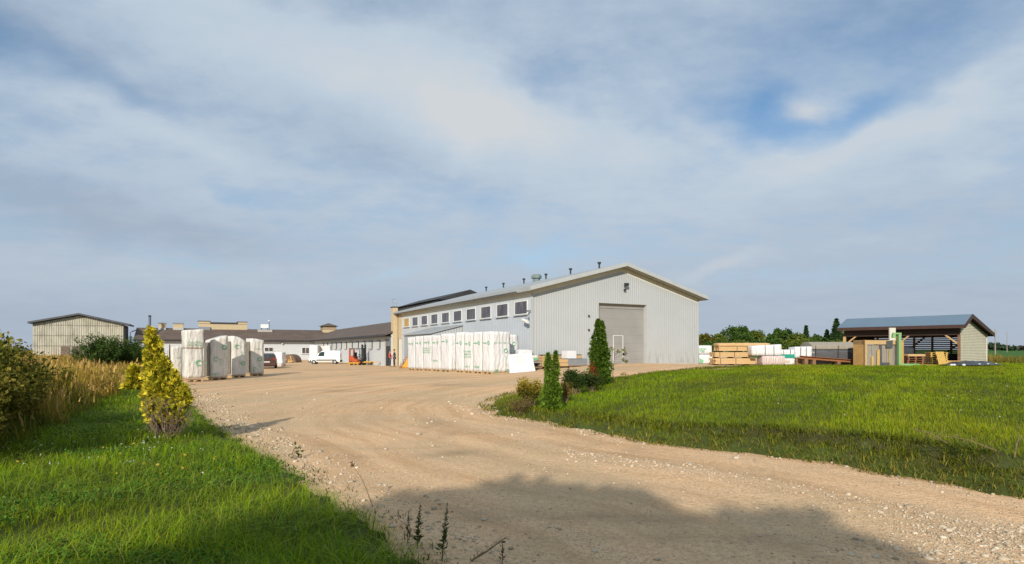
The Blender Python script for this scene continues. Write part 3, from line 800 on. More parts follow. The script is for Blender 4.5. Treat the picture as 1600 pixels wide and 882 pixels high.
# lamp post right of barn
p = V(atx(203.5, 88), 88, 0)
lp = thing('street_lamp', 'thin dark street lamp between the barn and the low workshop', 'street lamp', p)
mb = MB(); mb.tube(p, p+UZ*4.5, .07, .05); mb.tube(p+UZ*4.5, p+V(.45, 0, 4.68), .045); mb.build('pole', M['dark_metal'], lp)
mb = MB(); mb.box(p+V(.3, -.12, 4.62), V(.62, 0, .18), V(0, .24, 0), V(-.02, 0, .1)); mb.build('lamp_head', M['dark_metal'], lp)

# ---- open shed at right ---------------------------------------------------
S = Fr(34.55, 45.2, math.atan2(.62, .78))   # a along end wall, b along front (to the far left)
SW, SL = 6.95, 8.6
shed = thing('open_shed', 'open fronted timber shed with blue grey roof and pale slatted end wall', 'shed', S.P(3, 4, .8))
za, ar = lambda a: (4.0+.437*a) if a <= 1.3 else (4.568-(a-1.3)*.222), 1.3
zgd = .77
# end wall with slats
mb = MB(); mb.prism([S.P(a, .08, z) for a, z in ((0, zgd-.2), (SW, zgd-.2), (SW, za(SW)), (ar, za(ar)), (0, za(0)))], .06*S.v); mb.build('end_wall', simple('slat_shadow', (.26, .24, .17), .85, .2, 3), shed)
mb = MB(); z = zgd+.02
def a_rng(z):
    lo, hi = 0.0, SW
    if z > za(0): lo = (z-4.0)/.437
    if z > za(SW): hi = 1.3+(4.568-z)/.222
    return lo, hi
while z < 4.45:
    lo, hi = a_rng(z+.1)
    if hi-lo > .1: mb.box(S.P(lo, .055, z), (hi-lo)*S.u, .022*S.v, .098*UZ)
    z += .125
mb.build('end_slats', simple('pale_slats', (.58, .55, .42), .7, .1, 2, dirt=((.36, .33, .22), 3, .6, (1, 1, .3))), shed)
mb = MB(); S.box(mb, SW, SW+.08, .02, .2, zgd-.1, za(SW)); mb.build('corner_board', M['cream'], shed)
# roof
mb = MB()
def rpl(a0, z0, a1, z1, t, dz=0):
    mb.prism([S.P(a0, -.32, z0+dz), S.P(a1, -.32, z1+dz), S.P(a1, -.32, z1-t+dz), S.P(a0, -.32, z0-t+dz)], (SL+.55)*S.v)
rpl(-.62, za(-.62), ar, za(ar), .05, .16); rpl(ar, za(ar), SW+.55, za(SW+.55), .05, .16)
mb.build('roof', simple('blue_grey_roof', (.12, .18, .24), .42, .1, .5, spec=.5), shed)
mb = MB(); rpl(-.55, za(-.55), ar, za(ar), .06, .10); rpl(ar, za(ar), SW+.5, za(SW+.5), .06, .10); mb.build('roof_deck', M['dark_wood'], shed)
mb = MB()    # brown verge boards and fascia
for (a0, a1) in ((-.66, ar), (ar, SW+.6)):
    mb.prism([S.P(a0, -.37, za(a0)+.17), S.P(a1, -.37, za(a1)+.17), S.P(a1, -.37, za(a1)-.14), S.P(a0, -.37, za(a0)-.14)], .045*S.v)
S.box(mb, -.70, -.655, -.32, SL+.2, za(-.66)-.1, za(-.66)+.16)
S.box(mb, SW+.605, SW+.65, -.32, SL+.2, za(SW+.6)-.1, za(SW+.6)+.16)
mb.build('verge_board', M['brown_trim'], shed)
mb = MB(); S.box(mb, .0, .12, .15, SL-.1, 3.10, 3.98); mb.build('front_header', M['dark_wood'], shed)
for b in (.1, 4.3, SL-.2):
    mb = MB(); S.box(mb, -.02, .16, b, b+.18, zgd-.1, 3.097); mb.build('post', M['old_wood'] if b < 5 else M['pine'], shed)
for b0, b1 in ((.28, 1.15), (4.3, 3.5), (SL-.2, SL-1.1)):
    mb = MB(); mb.box(S.P(.02, b0, 2.35), V(*(S.P(0, b1)-S.P(0, b0))[:2], .75), .1*S.u, UZ*.14); mb.build('brace', M['pine'], shed)
mb = MB(); z = zgd+.1
while z < 3.3:
    S.box(mb, SW-.12, SW-.08, .2, SL, z, z+.115); z += .165
mb.build('back_slats', M['grey_wood'], shed)
for b in (1.0, 2.4, 3.8, 5.2, 6.6, 8.2):
    mb = MB(); S.box(mb, SW-.27, SW-.13, b, b+.14, zgd-.1, 3.35); mb.build('rear_post', M['old_wood'], shed)
for b0, b1 in ((1.2, 3.5), (4.4, 6.6)):
    mb = MB(); mb.box(S.P(SW-.36, b0, 3.0), V(*(S.P(0, b1)-S.P(0, b0))[:2], -2.0), .07*S.u, UZ*.16); mb.build('rear_brace', M['old_wood'], shed)
mb = MB(); mb.prism([S.P(a, SL-.05, z) for a, z in ((.2, 2.6), (SW-.1, 2.6), (SW-.1, za(SW)), (ar, za(ar)), (.2, za(0)))], .05*S.v); mb.build('far_gable', M['dark_wood'], shed)
mb = MB()
for b in (2.2, 4.35, 6.5):
    S.box(mb, .2, SW-.2, b, b+.14, 3.12, 3.30)
mb.build('tie_beam', M['dark_wood'], shed)

# utility poles in the field
for px, Y, h, lab in ((1555, 130, 5.6, 'pale utility pole standing in the green field beside the shed'), (1573.5, 230, 8.0, 'faint far utility pole at the far edge of the field')):
    p = V(atx(px, Y), Y, .85)
    t = thing('utility_pole', lab, 'pole', p, 'utility poles in the field')
    mb = MB(); mb.tube(p, p+UZ*h, .13, .09); mb.build('shaft', M['grey_wood'], t)
    mb = MB(); mb.box(p+V(-.6, -.06, h-.6), V(1.2, 0, 0), V(0, .12, 0), V(0, 0, .12)); mb.build('crossarm', M['grey_wood'], t)
# ------------------------------------------------------------------ props
def nz3(p, s, seed=0.0):
    return mnoise.noise(Vector((p[0]*s+seed, p[1]*s+seed*1.7, p[2]*s-seed)))

def puffy_box(o, ax, ay, az, amp=.03, seed=0.0, div=.18, round_=.04, top=None):
    """wrapped block: rounded, slightly bulging and creased.  o = corner, top(u,v) -> extra height"""
    mb = MB(); ax, ay, az = map(np.asarray, (ax, ay, az))
    L = [np.linalg.norm(q) for q in (ax, ay, az)]
    n = [max(3, int(l/div)) for l in L]
    cache = {}
    def pt(i, j, k):
        key = (i, j, k)
        if key in cache: return cache[key]
        t = np.array((i/n[0], j/n[1], k/n[2]))
        q = t.copy()
        loc = [(t[m]-.5)*L[m] for m in range(3)]
        # round the edges
        half = [l/2 for l in L]; r = round_
        inner = [max(-(half[m]-r), min(half[m]-r, loc[m])) for m in range(3)]
        d = [loc[m]-inner[m] for m in range(3)]; dl = math.sqrt(sum(x*x for x in d))
        if dl > r: d = [x*r/dl for x in d]
        loc = [inner[m]+d[m] for m in range(3)]
        p = o + ax/2+ay/2+az/2 + sum((loc[m]/L[m])*(ax, ay, az)[m] for m in range(3))
        if top is not None and t[2] > .0: p = p + UZ*top(t[0], t[1])*(t[2]**3)
        dv = V(nz3(p, 1.3, seed), nz3(p, 1.3, seed+9), .5*nz3(p, 1.5, seed+17)) + .6*V(nz3(p, 3.6, seed+3), nz3(p, 3.6, seed+5), .4*nz3(p, 3.1, seed))
        p = p + amp*dv*(1.0 if t[2] > 0 else .2)
        mb.v.append(tuple(p)); mb.c.append((1, 1, 1)); cache[key] = len(mb.v)-1
        return cache[key]
    def face(a, b, fix, val):
        for i in range(n[a]):
            for j in range(n[b]):
                q = []
                for di, dj in ((0, 0), (1, 0), (1, 1), (0, 1)):
                    idx = [0, 0, 0]; idx[a] = i+di; idx[b] = j+dj; idx[fix] = val; q.append(pt(*idx))
                mb.f.append(tuple(q))
    for a, b, fx in ((0, 1, 2), (1, 2, 0), (0, 2, 1)):
        face(a, b, fx, 0); face(a, b, fx, n[fx])
    return mb

def fix_normals(o):
    bm = bmesh.new(); bm.from_mesh(o.data); bmesh.ops.recalc_face_normals(bm, faces=bm.faces); bm.to_mesh(o.data); bm.free()

def ring(mb, c, e1, e2, r, w, gap=0.0, g0=0.0, n=18, out=None, th=.006):
    """flat printed ring (with a gap it reads as a C)"""
    for k in range(n):
        t0 = g0 + gap/2 + (2*math.pi-gap)*k/n; t1 = g0 + gap/2 + (2*math.pi-gap)*(k+1)/n
        q = [c + rr_*(math.cos(t)*e1+math.sin(t)*e2) for rr_, t in ((r-w, t0), (r, t0), (r, t1), (r-w, t1))]
        mb.prism(q, out*th)

def dash(mb, c, e1, e2, w, h, out, th=.006):
    mb.prism([c-e1*w/2-e2*h/2, c+e1*w/2-e2*h/2, c+e1*w/2+e2*h/2, c-e1*w/2+e2*h/2], out*th)

def scribble(mb, c, e1, e2, w, h, out, rows=1, rng=None, th=.006):
    """lines of small unreadable printed letters"""
    rng = rng or random
    rh = h/rows
    for r in range(rows):
        y = h/2-rh*(r+.5); x = -w/2
        while x < w/2-rh*.4:
            lw = rh*rng.uniform(.35, .6); k = rng.random(); cc = c+e1*(x+lw/2)+e2*y
            if k < .3: ring(mb, cc, e1, e2, rh*.3, rh*.1, rng.choice((0, 1.4)), rng.uniform(-.4, .4), 9, out, th)
            elif k < .8:
                dash(mb, cc-e1*lw*.3, e1, e2, rh*.1, rh*.62, out, th)
                dash(mb, cc+e2*rh*rng.choice((-.26, 0, .26)), e1, e2, lw*.7, rh*.11, out, th)
                if rng.random() < .6: dash(mb, cc+e1*lw*.3, e1, e2, rh*.1, rh*.62, out, th)
            else: dash(mb, cc, e1, e2, lw, rh*.12, out, th)
            x += lw+rh*rng.uniform(.12, .35)

def wrapped(name, label, cat, o, ax, ay, h, group=None, mat=None, pallet=True, top=None, seed=0.0, marks=None, amp=.02, round_=.035, legh=.14):
    """wrapped pack on a pallet: o corner on the ground, ax along face, ay depth"""
    root = thing(name, label, cat, o + (ax+ay)/2, group)
    z0 = legh if pallet else .01
    b = puffy_box(o+UZ*z0, ax, ay, UZ*(h-z0), amp, seed, round_=round_, top=top).build('film_wrap', mat or M['wrap'], root, smooth=True)
    fix_normals(b)
    if pallet:
        mb = MB(); L = np.linalg.norm(ax); e = ax/L
        for t in (.04, .46, .88): mb.box(o+ax*t+UZ*.0, ax*.09, ay*.98, UZ*.10)
        nn = max(3, int(np.linalg.norm(ay)/.3))
        for k in range(nn): mb.box(o+ay*(k/nn)+UZ*.103, ax*.98, ay*(.7/nn), UZ*.03)
        mb.build('pallet', M['pine'], root)
    if marks:
        mk = MB(); marks(mk); mk.build('printed_mark', M['logo_green'], root)
    return root

rnd = random.Random(5)
# --- left group of wrapped stacks beside the yard
LU = nrm(V(.70, .714)); LV = nrm(V(-.714, .70)); LOUT = -LV
LG = 'tall wrapped stacks at the left edge of the yard'
def left_stack(px0, px1, Y, h, label, depth, marks_spec, seed, top=None, mat=None, lift=.14, uvec=None):
    u = LU if uvec is None else uvec; v = V(-u[1], u[0])
    x0 = atx(px0, Y)
    # width so that the right edge meets px1
    p = (px1-800)/F; w = (x0-p*Y)/(p*u[1]-u[0])
    o = V(x0, Y, 0); o[2] = float(zg(x0, Y))
    out = -v
    def marks(mk):
        for kind, s, z, size in marks_spec:
            c = o + u*w*s + UZ*z + out*(.05 if not (kind == 'T' and z > 2.3) else .09)
            if kind == 'O': ring(mk, c, u, UZ, size, size*.34, 0, 0, 18, out); scribble(mk, c-UZ*size*2.6, UZ, -u, size*2.4, size*.5, out, 1, rnd)
            if kind == 'C': ring(mk, c, u, UZ, size, size*.32, 1.5, -.2, 16, out); scribble(mk, c+u*size*1.9, u, UZ, size*1.4, size*.7, out, 1, rnd)
            if kind == 'T': scribble(mk, c, u, UZ, size*3.2, size, out, 2, rnd)
            if kind == 'V': scribble(mk, c, UZ, -u, size*4, size*.6, out, 1, rnd); scribble(mk, c+u*size, UZ, -u, size*3.5, size*.5, out, 1, rnd)
    r = wrapped('wrapped_stack', label, 'wrapped stack', o, u*w, v*depth, h, LG, mat or M['wrap_warm'], True, top, seed, marks, .032, .035, lift)
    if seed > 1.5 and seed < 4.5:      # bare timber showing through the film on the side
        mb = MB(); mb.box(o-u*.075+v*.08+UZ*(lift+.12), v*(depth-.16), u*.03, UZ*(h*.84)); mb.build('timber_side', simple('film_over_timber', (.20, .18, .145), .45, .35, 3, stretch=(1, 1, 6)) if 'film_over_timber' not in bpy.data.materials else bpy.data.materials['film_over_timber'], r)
    return r
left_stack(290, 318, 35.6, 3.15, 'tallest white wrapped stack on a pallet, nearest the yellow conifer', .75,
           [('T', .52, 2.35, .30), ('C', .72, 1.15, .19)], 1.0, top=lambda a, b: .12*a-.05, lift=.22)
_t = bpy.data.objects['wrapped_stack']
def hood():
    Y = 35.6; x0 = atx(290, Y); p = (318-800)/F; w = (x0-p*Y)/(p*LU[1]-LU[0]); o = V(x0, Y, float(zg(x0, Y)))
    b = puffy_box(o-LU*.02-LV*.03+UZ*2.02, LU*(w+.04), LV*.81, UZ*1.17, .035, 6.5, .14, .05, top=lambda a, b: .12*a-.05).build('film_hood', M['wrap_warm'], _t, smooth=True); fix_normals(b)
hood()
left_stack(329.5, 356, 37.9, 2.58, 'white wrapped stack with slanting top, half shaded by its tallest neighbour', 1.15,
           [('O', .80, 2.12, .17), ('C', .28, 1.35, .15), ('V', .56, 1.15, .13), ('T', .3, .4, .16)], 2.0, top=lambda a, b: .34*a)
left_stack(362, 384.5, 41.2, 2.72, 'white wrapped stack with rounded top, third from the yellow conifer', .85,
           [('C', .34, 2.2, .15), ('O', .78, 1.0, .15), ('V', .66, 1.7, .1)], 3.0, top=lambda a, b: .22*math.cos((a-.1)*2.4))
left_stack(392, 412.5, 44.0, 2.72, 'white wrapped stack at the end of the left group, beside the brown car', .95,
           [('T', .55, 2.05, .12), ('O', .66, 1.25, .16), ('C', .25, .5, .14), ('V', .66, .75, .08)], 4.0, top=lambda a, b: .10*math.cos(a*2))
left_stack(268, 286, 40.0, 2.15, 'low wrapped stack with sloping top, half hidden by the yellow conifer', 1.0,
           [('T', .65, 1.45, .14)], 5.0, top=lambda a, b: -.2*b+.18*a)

# --- long white row in front of the hall
WG = 'white wrapped packs in the long row by the hall'
def row_block(pa, pb, ha, hb, n, depth, labels, seed, mark_rows, end_marks, gap=.014):
    d = pb-pa; L = np.linalg.norm(d[:2]); u = nrm(V(d[0], d[1])); v = V(-u[1], u[0])
    for k in range(n):
        s0 = L*k/n + (gap/2 if k else 0); s1 = L*(k+1)/n - (gap/2 if k < n-1 else 0)
        o = pa + u*s0; o = V(o[0], o[1], pa[2]+(pb[2]-pa[2])*((s0+s1)/2/L)); h = ha+(hb-ha)*(k+.5)/n + .05*math.sin(k*2.7+seed); w = s1-s0
        def marks(mk, k=k, o=o, w=w, h=h):
            out = -v
            for kind, z, sz in mark_rows(k):
                c = o + u*w*.5 + UZ*z*h + out*.045
                if kind == 'ring': ring(mk, c+u*w*.2, u, UZ, sz, sz*.33, 0, 0, 14, out); dash(mk, c-u*w*.22, u, UZ, w*.34, sz*.3, out); scribble(mk, c-UZ*sz*.1-u*w*.05, u, UZ, w*.2, sz*1.5, out, 1, rnd)
                if kind == 'text': scribble(mk, c, u, UZ, w*.86, sz, out, 3, rnd)
                if kind == 'small': scribble(mk, c, u, UZ, w*.5, sz, out, 1, rnd)
            if k == n-1 and end_marks:
                e = v; out2 = u
                for kind, s, z, sz in end_marks:
                    c = o + u*w + v*depth*s + UZ*z*h + u*.045
                    if kind == 'O': ring(mk, c, e, UZ, sz, sz*.3, 0, 0, 16, out2); scribble(mk, c-UZ*sz*4, UZ, -e, sz*5, sz*.6, out2, 1, rnd)
                    if kind == 'C': ring(mk, c, e, UZ, sz, sz*.28, 1.4, 0, 14, out2)
                    if kind == 'T': scribble(mk, c, e, UZ, depth*.8, sz, out2, 1, rnd)
        wrapped('wrapped_pack', labels[k], 'wrapped pack', o, u*w, v*depth, h, WG, M['wrap'], True, None, seed+k*1.37, marks, .022, .03, .12)
def gp(px, Y, dz=0): 
    x = atx(px, Y); return V(x, Y, float(zg(x, Y))+dz)
row_block(gp(636.5, 48.7), gp(703, 42.1), 2.72, 2.72, 5, 1.5,
          ['leftmost white wrapped pack of the long row, beside the orange steps',
           'white wrapped pack, second from the orange steps in the long row',
           'white wrapped pack with green lettering block, third from the orange steps',
           'white wrapped pack, fourth from the orange steps in the long row',
           'white wrapped pack at the middle of the long row where the front steps forward'], 10.0,
          lambda k: [('ring', .80, .12)] + ([('text', .58, .5)] if k == 2 else []) + ([('small', .30, .2)] if k in (3,) else []),
          [('O', .4, .52, .14), ('C', .4, .14, .14)])
row_block(gp(711, 41.2), gp(768.5, 37.4), 2.74, 2.72, 4, 1.45,
          ['white wrapped pack with green rings, first of the nearer half of the long row',
           'white wrapped pack with green lettering block in the nearer half of the long row',
           'white wrapped pack with green text low down, in the nearer half of the long row',
           'white wrapped pack at the near end of the long row, green rings on its end'], 20.0,
          lambda k: [('ring', .735, .13)] + ([('text', .47, .55)] if k == 1 else []) + ([('small', .16, .22)] if k in (1, 2) else []),
          [('T', .5, .74, .12), ('O', .72, .55, .15), ('C', .25, .06, .15), ('C', .85, .06, .15)])
for px, Y, w, h, d, lab, sd in ((782.5, 39.6, .62, 2.62, 1.2, 'slim white wrapped stack right behind the near end of the long row', 31.0),
                                (795.5, 41.5, .72, 2.55, 1.2, 'slim white wrapped stack behind the leaning white board', 32.0)):
    o = gp(px, Y)
    def marks(mk, o=o, w=w, h=h):
        c = o + H.u*w*.5 + UZ*h*.74 - H.v*.045
        ring(mk, c, H.u, UZ, .14, .045, 1.4, 0, 14, -H.v); scribble(mk, c-UZ*.9, UZ, -H.u, .8, .14, -H.v, 1, rnd); ring(mk, c-UZ*1.75, H.u, UZ, .14, .045, 1.4, 0, 14, -H.v)
    wrapped('wrapped_stack', lab, 'wrapped stack', o, H.u*w, H.v*d, h, None, M['wrap'], True, None, sd, marks, .03, .05)

# leaning white board with a few packs behind it
p0 = gp(796.5, 36.2); p1 = gp(836.8, 36.6)
bd = thing('white_board', 'large white board with green print leaning beside the end of the white row', 'board', p0)
u = nrm(p1-p0); v = V(-u[1], u[0]); L = np.linalg.norm((p1-p0)[:2])
top = UZ*1.17+v*.38
mb = MB(); mb.prism([p0+UZ*.02, p0+u*L+UZ*.02, p0+u*(L-.16)+top, p0+u*.0+top], v*.06); mb.build('panel', M['chalk'], bd)
mk = MB(); nv = nrm(np.cross(u, nrm(top))); e2 = nrm(top)
scribble(mk, p0+u*L*.42+top*.70+nv*.012, u, e2, .62, .55, nv, 3, rnd, .004); mk.build('printed_text', simple('pale_green_print', (.38, .60, .42), .6, .1, 5), bd)
mb = MB(); mb.tube(p0+u*L*.5+v*.75+UZ*.02, p0+u*L*.5+top*.95+v*.07, .035, n=6); mb.build('prop', M['pine'], bd)
o = gp(812, 39.2)
wrapped('small_pack', 'low white wrapped pack peeping over the leaning white board', 'wrapped pack', o, H.u*1.0, H.v*.9, 1.42, None, M['wrap'], True, None, 41, None, .05, .08)

# --- goods in front of the gable wall
G = Fr(1.9, 37.9, ANG)
def gz(fr, a, b):
    q = fr.P(a, b); return float(zg(q[0], q[1]))
def timber_stack(name, label, fr, a0, a1, b0, b1, z0, layers, lh, mat, boards=6, gap=.012, cat='timber stack', straps=(), group=None, strapmat=None, bearers=True):
    root = thing(name, label, cat, fr.P((a0+a1)/2, (b0+b1)/2, z0), group)
    mb = MB(); zz = z0
    if bearers:
        k = 3
        for i in range(k):
            a = a0+(a1-a0)*(.08+.78*i/(k-1)); fr.box(mb, a, a+.1, b0, b1, z0, z0+.09)
        mb.build('bearer', M['old_wood'], root); zz = z0+.09
    mb = MB(); w = (b1-b0)/boards; rg = random.Random(hash(label) % 1000 if False else len(label)*7+layers)
    for l in range(layers):
        for k in range(boards):
            j0, j1 = rg.uniform(-.05, .05), rg.uniform(-.05, .05); s = rg.uniform(.86, 1.1)
            fr.box(mb, a0+j0, a1+j1, b0+k*w+gap/2, b0+(k+1)*w-gap/2, zz+l*lh+gap/2, zz+(l+1)*lh-gap/2)
    mb.build('boards', mat, root)
    ht = zz+layers*lh
    for s in straps:
        m = MB(); a = a0+(a1-a0)*s
        fr.box(m, a, a+.035, b0-.012, b0-.002, zz, ht); fr.box(m, a, a+.035, b0-.012, b1+.012, ht+.002, ht+.01)
        m.build('strap', strapmat or M['strap'], root)
    return root, ht
zc = gz(G, .8, .3)
b1_, h1 = timber_stack('goods_pallet', 'rough brown pallet base with a green and white pack, by the hall corner', G, -.45, .75, 1.15, 2.2, gz(G, .1, 1.2), 1, .16, M['old_wood'], 5, .05, 'pallet')
mb = MB(); G.box(mb, -.45, .75, 1.15, 2.2, h1+.22, h1+.30); G.box(mb, -.4, -.3, 1.2, 2.1, h1, h1+.22); G.box(mb, .6, .7, 1.2, 2.1, h1, h1+.22); mb.build('upper_deck', M['grey_wood'], b1_)
o = G.P(-.30, 1.25, h1+.305)
def gm(mk): dash(mk, G.P(.25, 1.25, h1+.5)-G.v*.05, G.u, UZ, .3, .14, -G.v)
wrapped('small_pack', 'small cream and green wrapped pack on the brown pallet base at the hall corner', 'wrapped pack', o, G.u*.85, G.v*.7, .42, None, M['wrap_warm'], False, None, 44, gm, .04)
b2_, h2 = timber_stack('timber_crate', 'low pine crate holding a white box, between the two clipped conifers', G, 1.15, 3.6, .1, 1.3, gz(G, 2, .3), 2, .24, M['pine'], 3, .02, 'crate')
mb = MB(); G.box(mb, 2.1, 3.62, .06, .085, h2-.42, h2-.01); G.box(mb, 2.1, 3.62, .06, 1.3, h2+.004, h2+.03); mb.build('grey_sheet', M['steel'], b2_)
o = G.P(2.3, .5, h2+.034)
mb = puffy_box(o, G.u*.75, G.v*.7, UZ*.52, .006, 3, .15, .02); bx = mb.build('white_box', M['chalk'], None); fix_normals(bx); tag(bx, 'plain white box on the pine crate in front of the hall gable', 'box')
b3_, h3 = timber_stack('plank_pile', 'pile of pale planks under a dark cover at the foot of the gable wall', G, 1.2, 4.4, 1.9, 3.0, gz(G, 2, 2), 4, .2, M['pine'], 5, .02, 'timber stack')
mb = MB(); G.box(mb, 1.15, 4.45, 1.86, 3.05, h3+.004, h3+.04); mb.build('cover_sheet', M['tarp'], b3_)

# --- right hand timber yard (plan frame slightly turned)
T = Fr(0, 44.0, 0.0)
TS = 44.0/F
def ta(px): return (px-800)*TS
zt0 = .80
t1, z1 = timber_stack('timber_pack', 'lower pack of strapped pale timber, widest at the pile foot', T, ta(1118), ta(1181), 0, 1.3, zt0, 3, .145, M['pine'], 7, .008, 'timber pack', (.12, .5), 'packs of pale timber beside the hall')
t2, z2 = timber_stack('timber_pack', 'middle pack of pale timber with a dark gap beneath, in the strapped pile', T, ta(1117.5), ta(1178), .05, 1.3, z1+.003, 3, .12, M['pine'], 7, .008, 'timber pack', (.12, .5), 'packs of pale timber beside the hall')
t3, z3 = timber_stack('timber_pack', 'rounded upper pack of tan timber lying on the strapped pile', T, ta(1126), ta(1204), .25, 1.4, z2+.003, 3, .19, M['pine'], 6, .006, 'timber pack', (.35,), 'packs of pale timber beside the hall')
mb = puffy_box(T.P(ta(1124.5), .18, z2+.40), T.u*(ta(1206)-ta(1124.5)), T.v*1.3, UZ*.30, .03, 3.3, .25, .10); q = mb.build('paper_cover', M['pine'], t3, smooth=True); fix_normals(q)
# packs by the hall corner
for z0, h, px0, px1, Y, lab, sd in ((None, .78, 1093, 1117, 48.6, 'lower white wrapped pack with green corner mark at the hall corner', 51), (.80, .72, 1092, 1112.5, 48.65, 'upper white wrapped pack with green bars at the hall corner', 52)):
    x0, x1 = atx(px0, Y), atx(px1, Y); g0 = float(zg(x0, Y)); o = V(x0, Y, g0+(z0 or 0))
    def mk_(mk, o=o, w=x1-x0, z0=z0):
        if z0:
            dash(mk, o+V(w*.28, -.04, .45), V(1, 0), UZ, w*.5, .07, V(0, -1)); dash(mk, o+V(w*.24, -.04, .30), V(1, 0), UZ, w*.36, .06, V(0, -1)); dash(mk, o+V(w*.3, -.04, .2), V(1, 0), UZ, w*.2, .04, V(0, -1))
        else:
            mk.prism([o+V(.02, -.04, .08), o+V(w*.2, -.04, .08), o+V(w*.26, -.04, .3), o+V(.02, -.04, .46)], V(0, -.006))
    wrapped('wrapped_pack', lab, 'wrapped pack', o, V(x1-x0, 0), V(0, 1.1), h, 'white packs at the hall corner', M['wrap'], False, None, sd, mk_, .03)
# leaning white and pink packs
o = T.P(ta(1184), -.9, .84)
t = wrapped('wrapped_pack', 'pinkish wrapped pack of upright strips below a white pack, beside the pale timber', 'wrapped pack', o, T.u*1.62, T.v*1.0, .68, None, M['wrap_pink'], False, None, 61, None, .03)
mb = MB()
for k in range(9): T.box(mb, ta(1184)+.08+k*.17, ta(1184)+.11+k*.17, -.945, -.925, .88, 1.46)
mb.build('strip', M['pink_board'], t)
o = T.P(ta(1168.5), -.85, 1.53)
t = wrapped('wrapped_pack', 'white wrapped pack slanting over the pinkish pack beside the pale timber', 'wrapped pack', o, T.u*2.15, T.v*1.0, .84, None, M['wrap'], False, lambda a, b: -.12+.12*a, 62, None, .035)
for k in (.42, .72):
    mb = MB(); T.box(mb, ta(1168.5)+2.15*k, ta(1168.5)+2.15*k+.03, -.90, -.87, 1.56, 2.3); mb.build('strap', M['strap'], t)
o = T.P(ta(1216), .2, .84)
def mteal(mk): T.box(mk, ta(1216)+.02, ta(1243.5), .13, .145, 1.35, 1.62)
t = thing('wrapped_pack', 'white wrapped pack with broad teal band beside the rusty beam', 'wrapped pack', o)
q = puffy_box(o, T.u*(ta(1244)-ta(1216)), T.v*1.2, UZ*1.13, .025, 6.4).build('film_wrap', M['wrap'], t, smooth=True); fix_normals(q)
mk = MB(); mteal(mk); mk.build('teal_band', M['logo_teal'], t)
mk = MB(); T.box(mk, ta(1219), ta(1236), .135, .15, 1.04, 1.17); mk.build('label_strip', M['pink_board'], t)
for k in (.35, .72):
    mb = MB(); T.box(mb, ta(1216)+1.34*k, ta(1216)+1.34*k+.03, .12, .14, 1.65, 1.96); mb.build('strap', M['strap'], t)
t5, z5 = timber_stack('timber_pack', 'thin pale pack of boards lying behind the teal banded pack', T, ta(1212), ta(1244), 1.7, 2.7, .85, 2, .5, M['pink_board'], 5, .01, 'timber pack')
# rusty beam with a white pack on it
rb = thing('steel_beam', 'long rust brown beam lying on blocks, sloping down to the right', 'beam', T.P(ta(1280), -.6, .9))
mb = MB(); p = T.P(ta(1244.5), -.7, 1.30); e = T.P(ta(1322), -.7, 1.02)-p
mb.box(p, e, T.v*.35, UZ*.035); mb.box(p+UZ*.19, e, T.v*.35, UZ*.035); mb.box(p+T.v*.15+UZ*.036, e, T.v*.05, UZ*.152); mb.build('beam', M['red_beam'], rb)
mb = MB()
for px, zz in ((1250, 1.27), (1262, 1.22), (1300, 1.09)): T.box(mb, ta(px), ta(px)+.25, -.72, -.35, .7, zz)
mb.build('block', M['old_wood'], rb)
o = T.P(ta(1242.5), .0, 1.36)
t = thing('wrapped_pack', 'white wrapped pack with slanted end resting above the rusty beam', 'wrapped pack', T.P(ta(1256), .5, .85))
q = puffy_box(o, T.u*1.28, T.v*1.2, UZ*.80, .03, 7.2, top=lambda a, b: .06*a).build('film_wrap', M['wrap'], t, smooth=True); fix_normals(q)
mb = MB(); T.box(mb, ta(1244), ta(1268), .05, 1.1, .80, 1.345); mb.build('bearer', M['old_wood'], t)
for k in (.3, .62):
    mb = MB(); T.box(mb, ta(1242.5)+1.28*k, ta(1242.5)+1.28*k+.03, -.06, -.03, 1.4, 2.15); mb.build('strap', M['strap'], t)
# big dark wrapped timber stack with pale top
t = thing('timber_stack', 'long timber stack, dark film round the lower half and bare pale boards on top', 'timber stack', T.P(ta(1302), .6, .85))
q = puffy_box(T.P(ta(1268), 0, .78), T.u*(ta(1338)-ta(1268)), T.v*1.8, UZ*1.22, .02, 8.8, .25, .05).build('dark_film', simple('dark_film', (.085, .085, .09), .35, .3, 2, stretch=(1, 1, 6), spec=.5), t, smooth=True); fix_normals(q)
mb = MB(); prof = [(-.05, 2.0), (1.85, 2.0), (1.85, 2.3), (1.3, 2.55), (.55, 2.55), (-.05, 2.27)]
mb.prism([T.P(ta(1269), b, z) for b, z in prof], T.u*(ta(1338)-ta(1269))); mb.build('top_boards', M['grey_wood'], t, bevel=.04)
for k in (.08, .58, .93):
    mb = MB(); a = ta(1268)+(ta(1338)-ta(1268))*k; T.box(mb, a, a+.04, -.075, -.055, .8, 2.28); mb.build('strap', M['strap'], t)
# panel crate
t = thing('panel_crate', 'big crate of orange plywood and weathered grey boards on edge', 'crate', T.P(ta(1366), -1.5, .85))
cr = Fr(atx(1351, 41.8), 41.8, R(12))       # near corner
mb = MB(); cr.box(mb, 0, .04, 0, 1.05, .72, 2.62); cr.box(mb, 0, .06, -.0, .10, .72, 2.66); mb2 = mb
mb.build('plywood_end', M['ply'], t)
mb = MB(); rg = random.Random(3); a = .05
while a < 2.55:
    w = rg.uniform(.1, .28); cr.box(mb, a, min(2.6, a+w-.01), .02+rg.uniform(0, .05), 1.0, .72, 2.3+rg.uniform(-.02, .02)); a += w
mb.build('board', M['grey_wood'], t)
mb = MB(); cr.box(mb, .0, 2.62, -.05, 1.05, 2.34, 2.64); cr.box(mb, .0, .14, -.06, -.005, .72, 2.33); cr.box(mb, 1.0, 1.1, -.06, -.005, .8, 1.9); mb.build('frame', M['pine'], t)
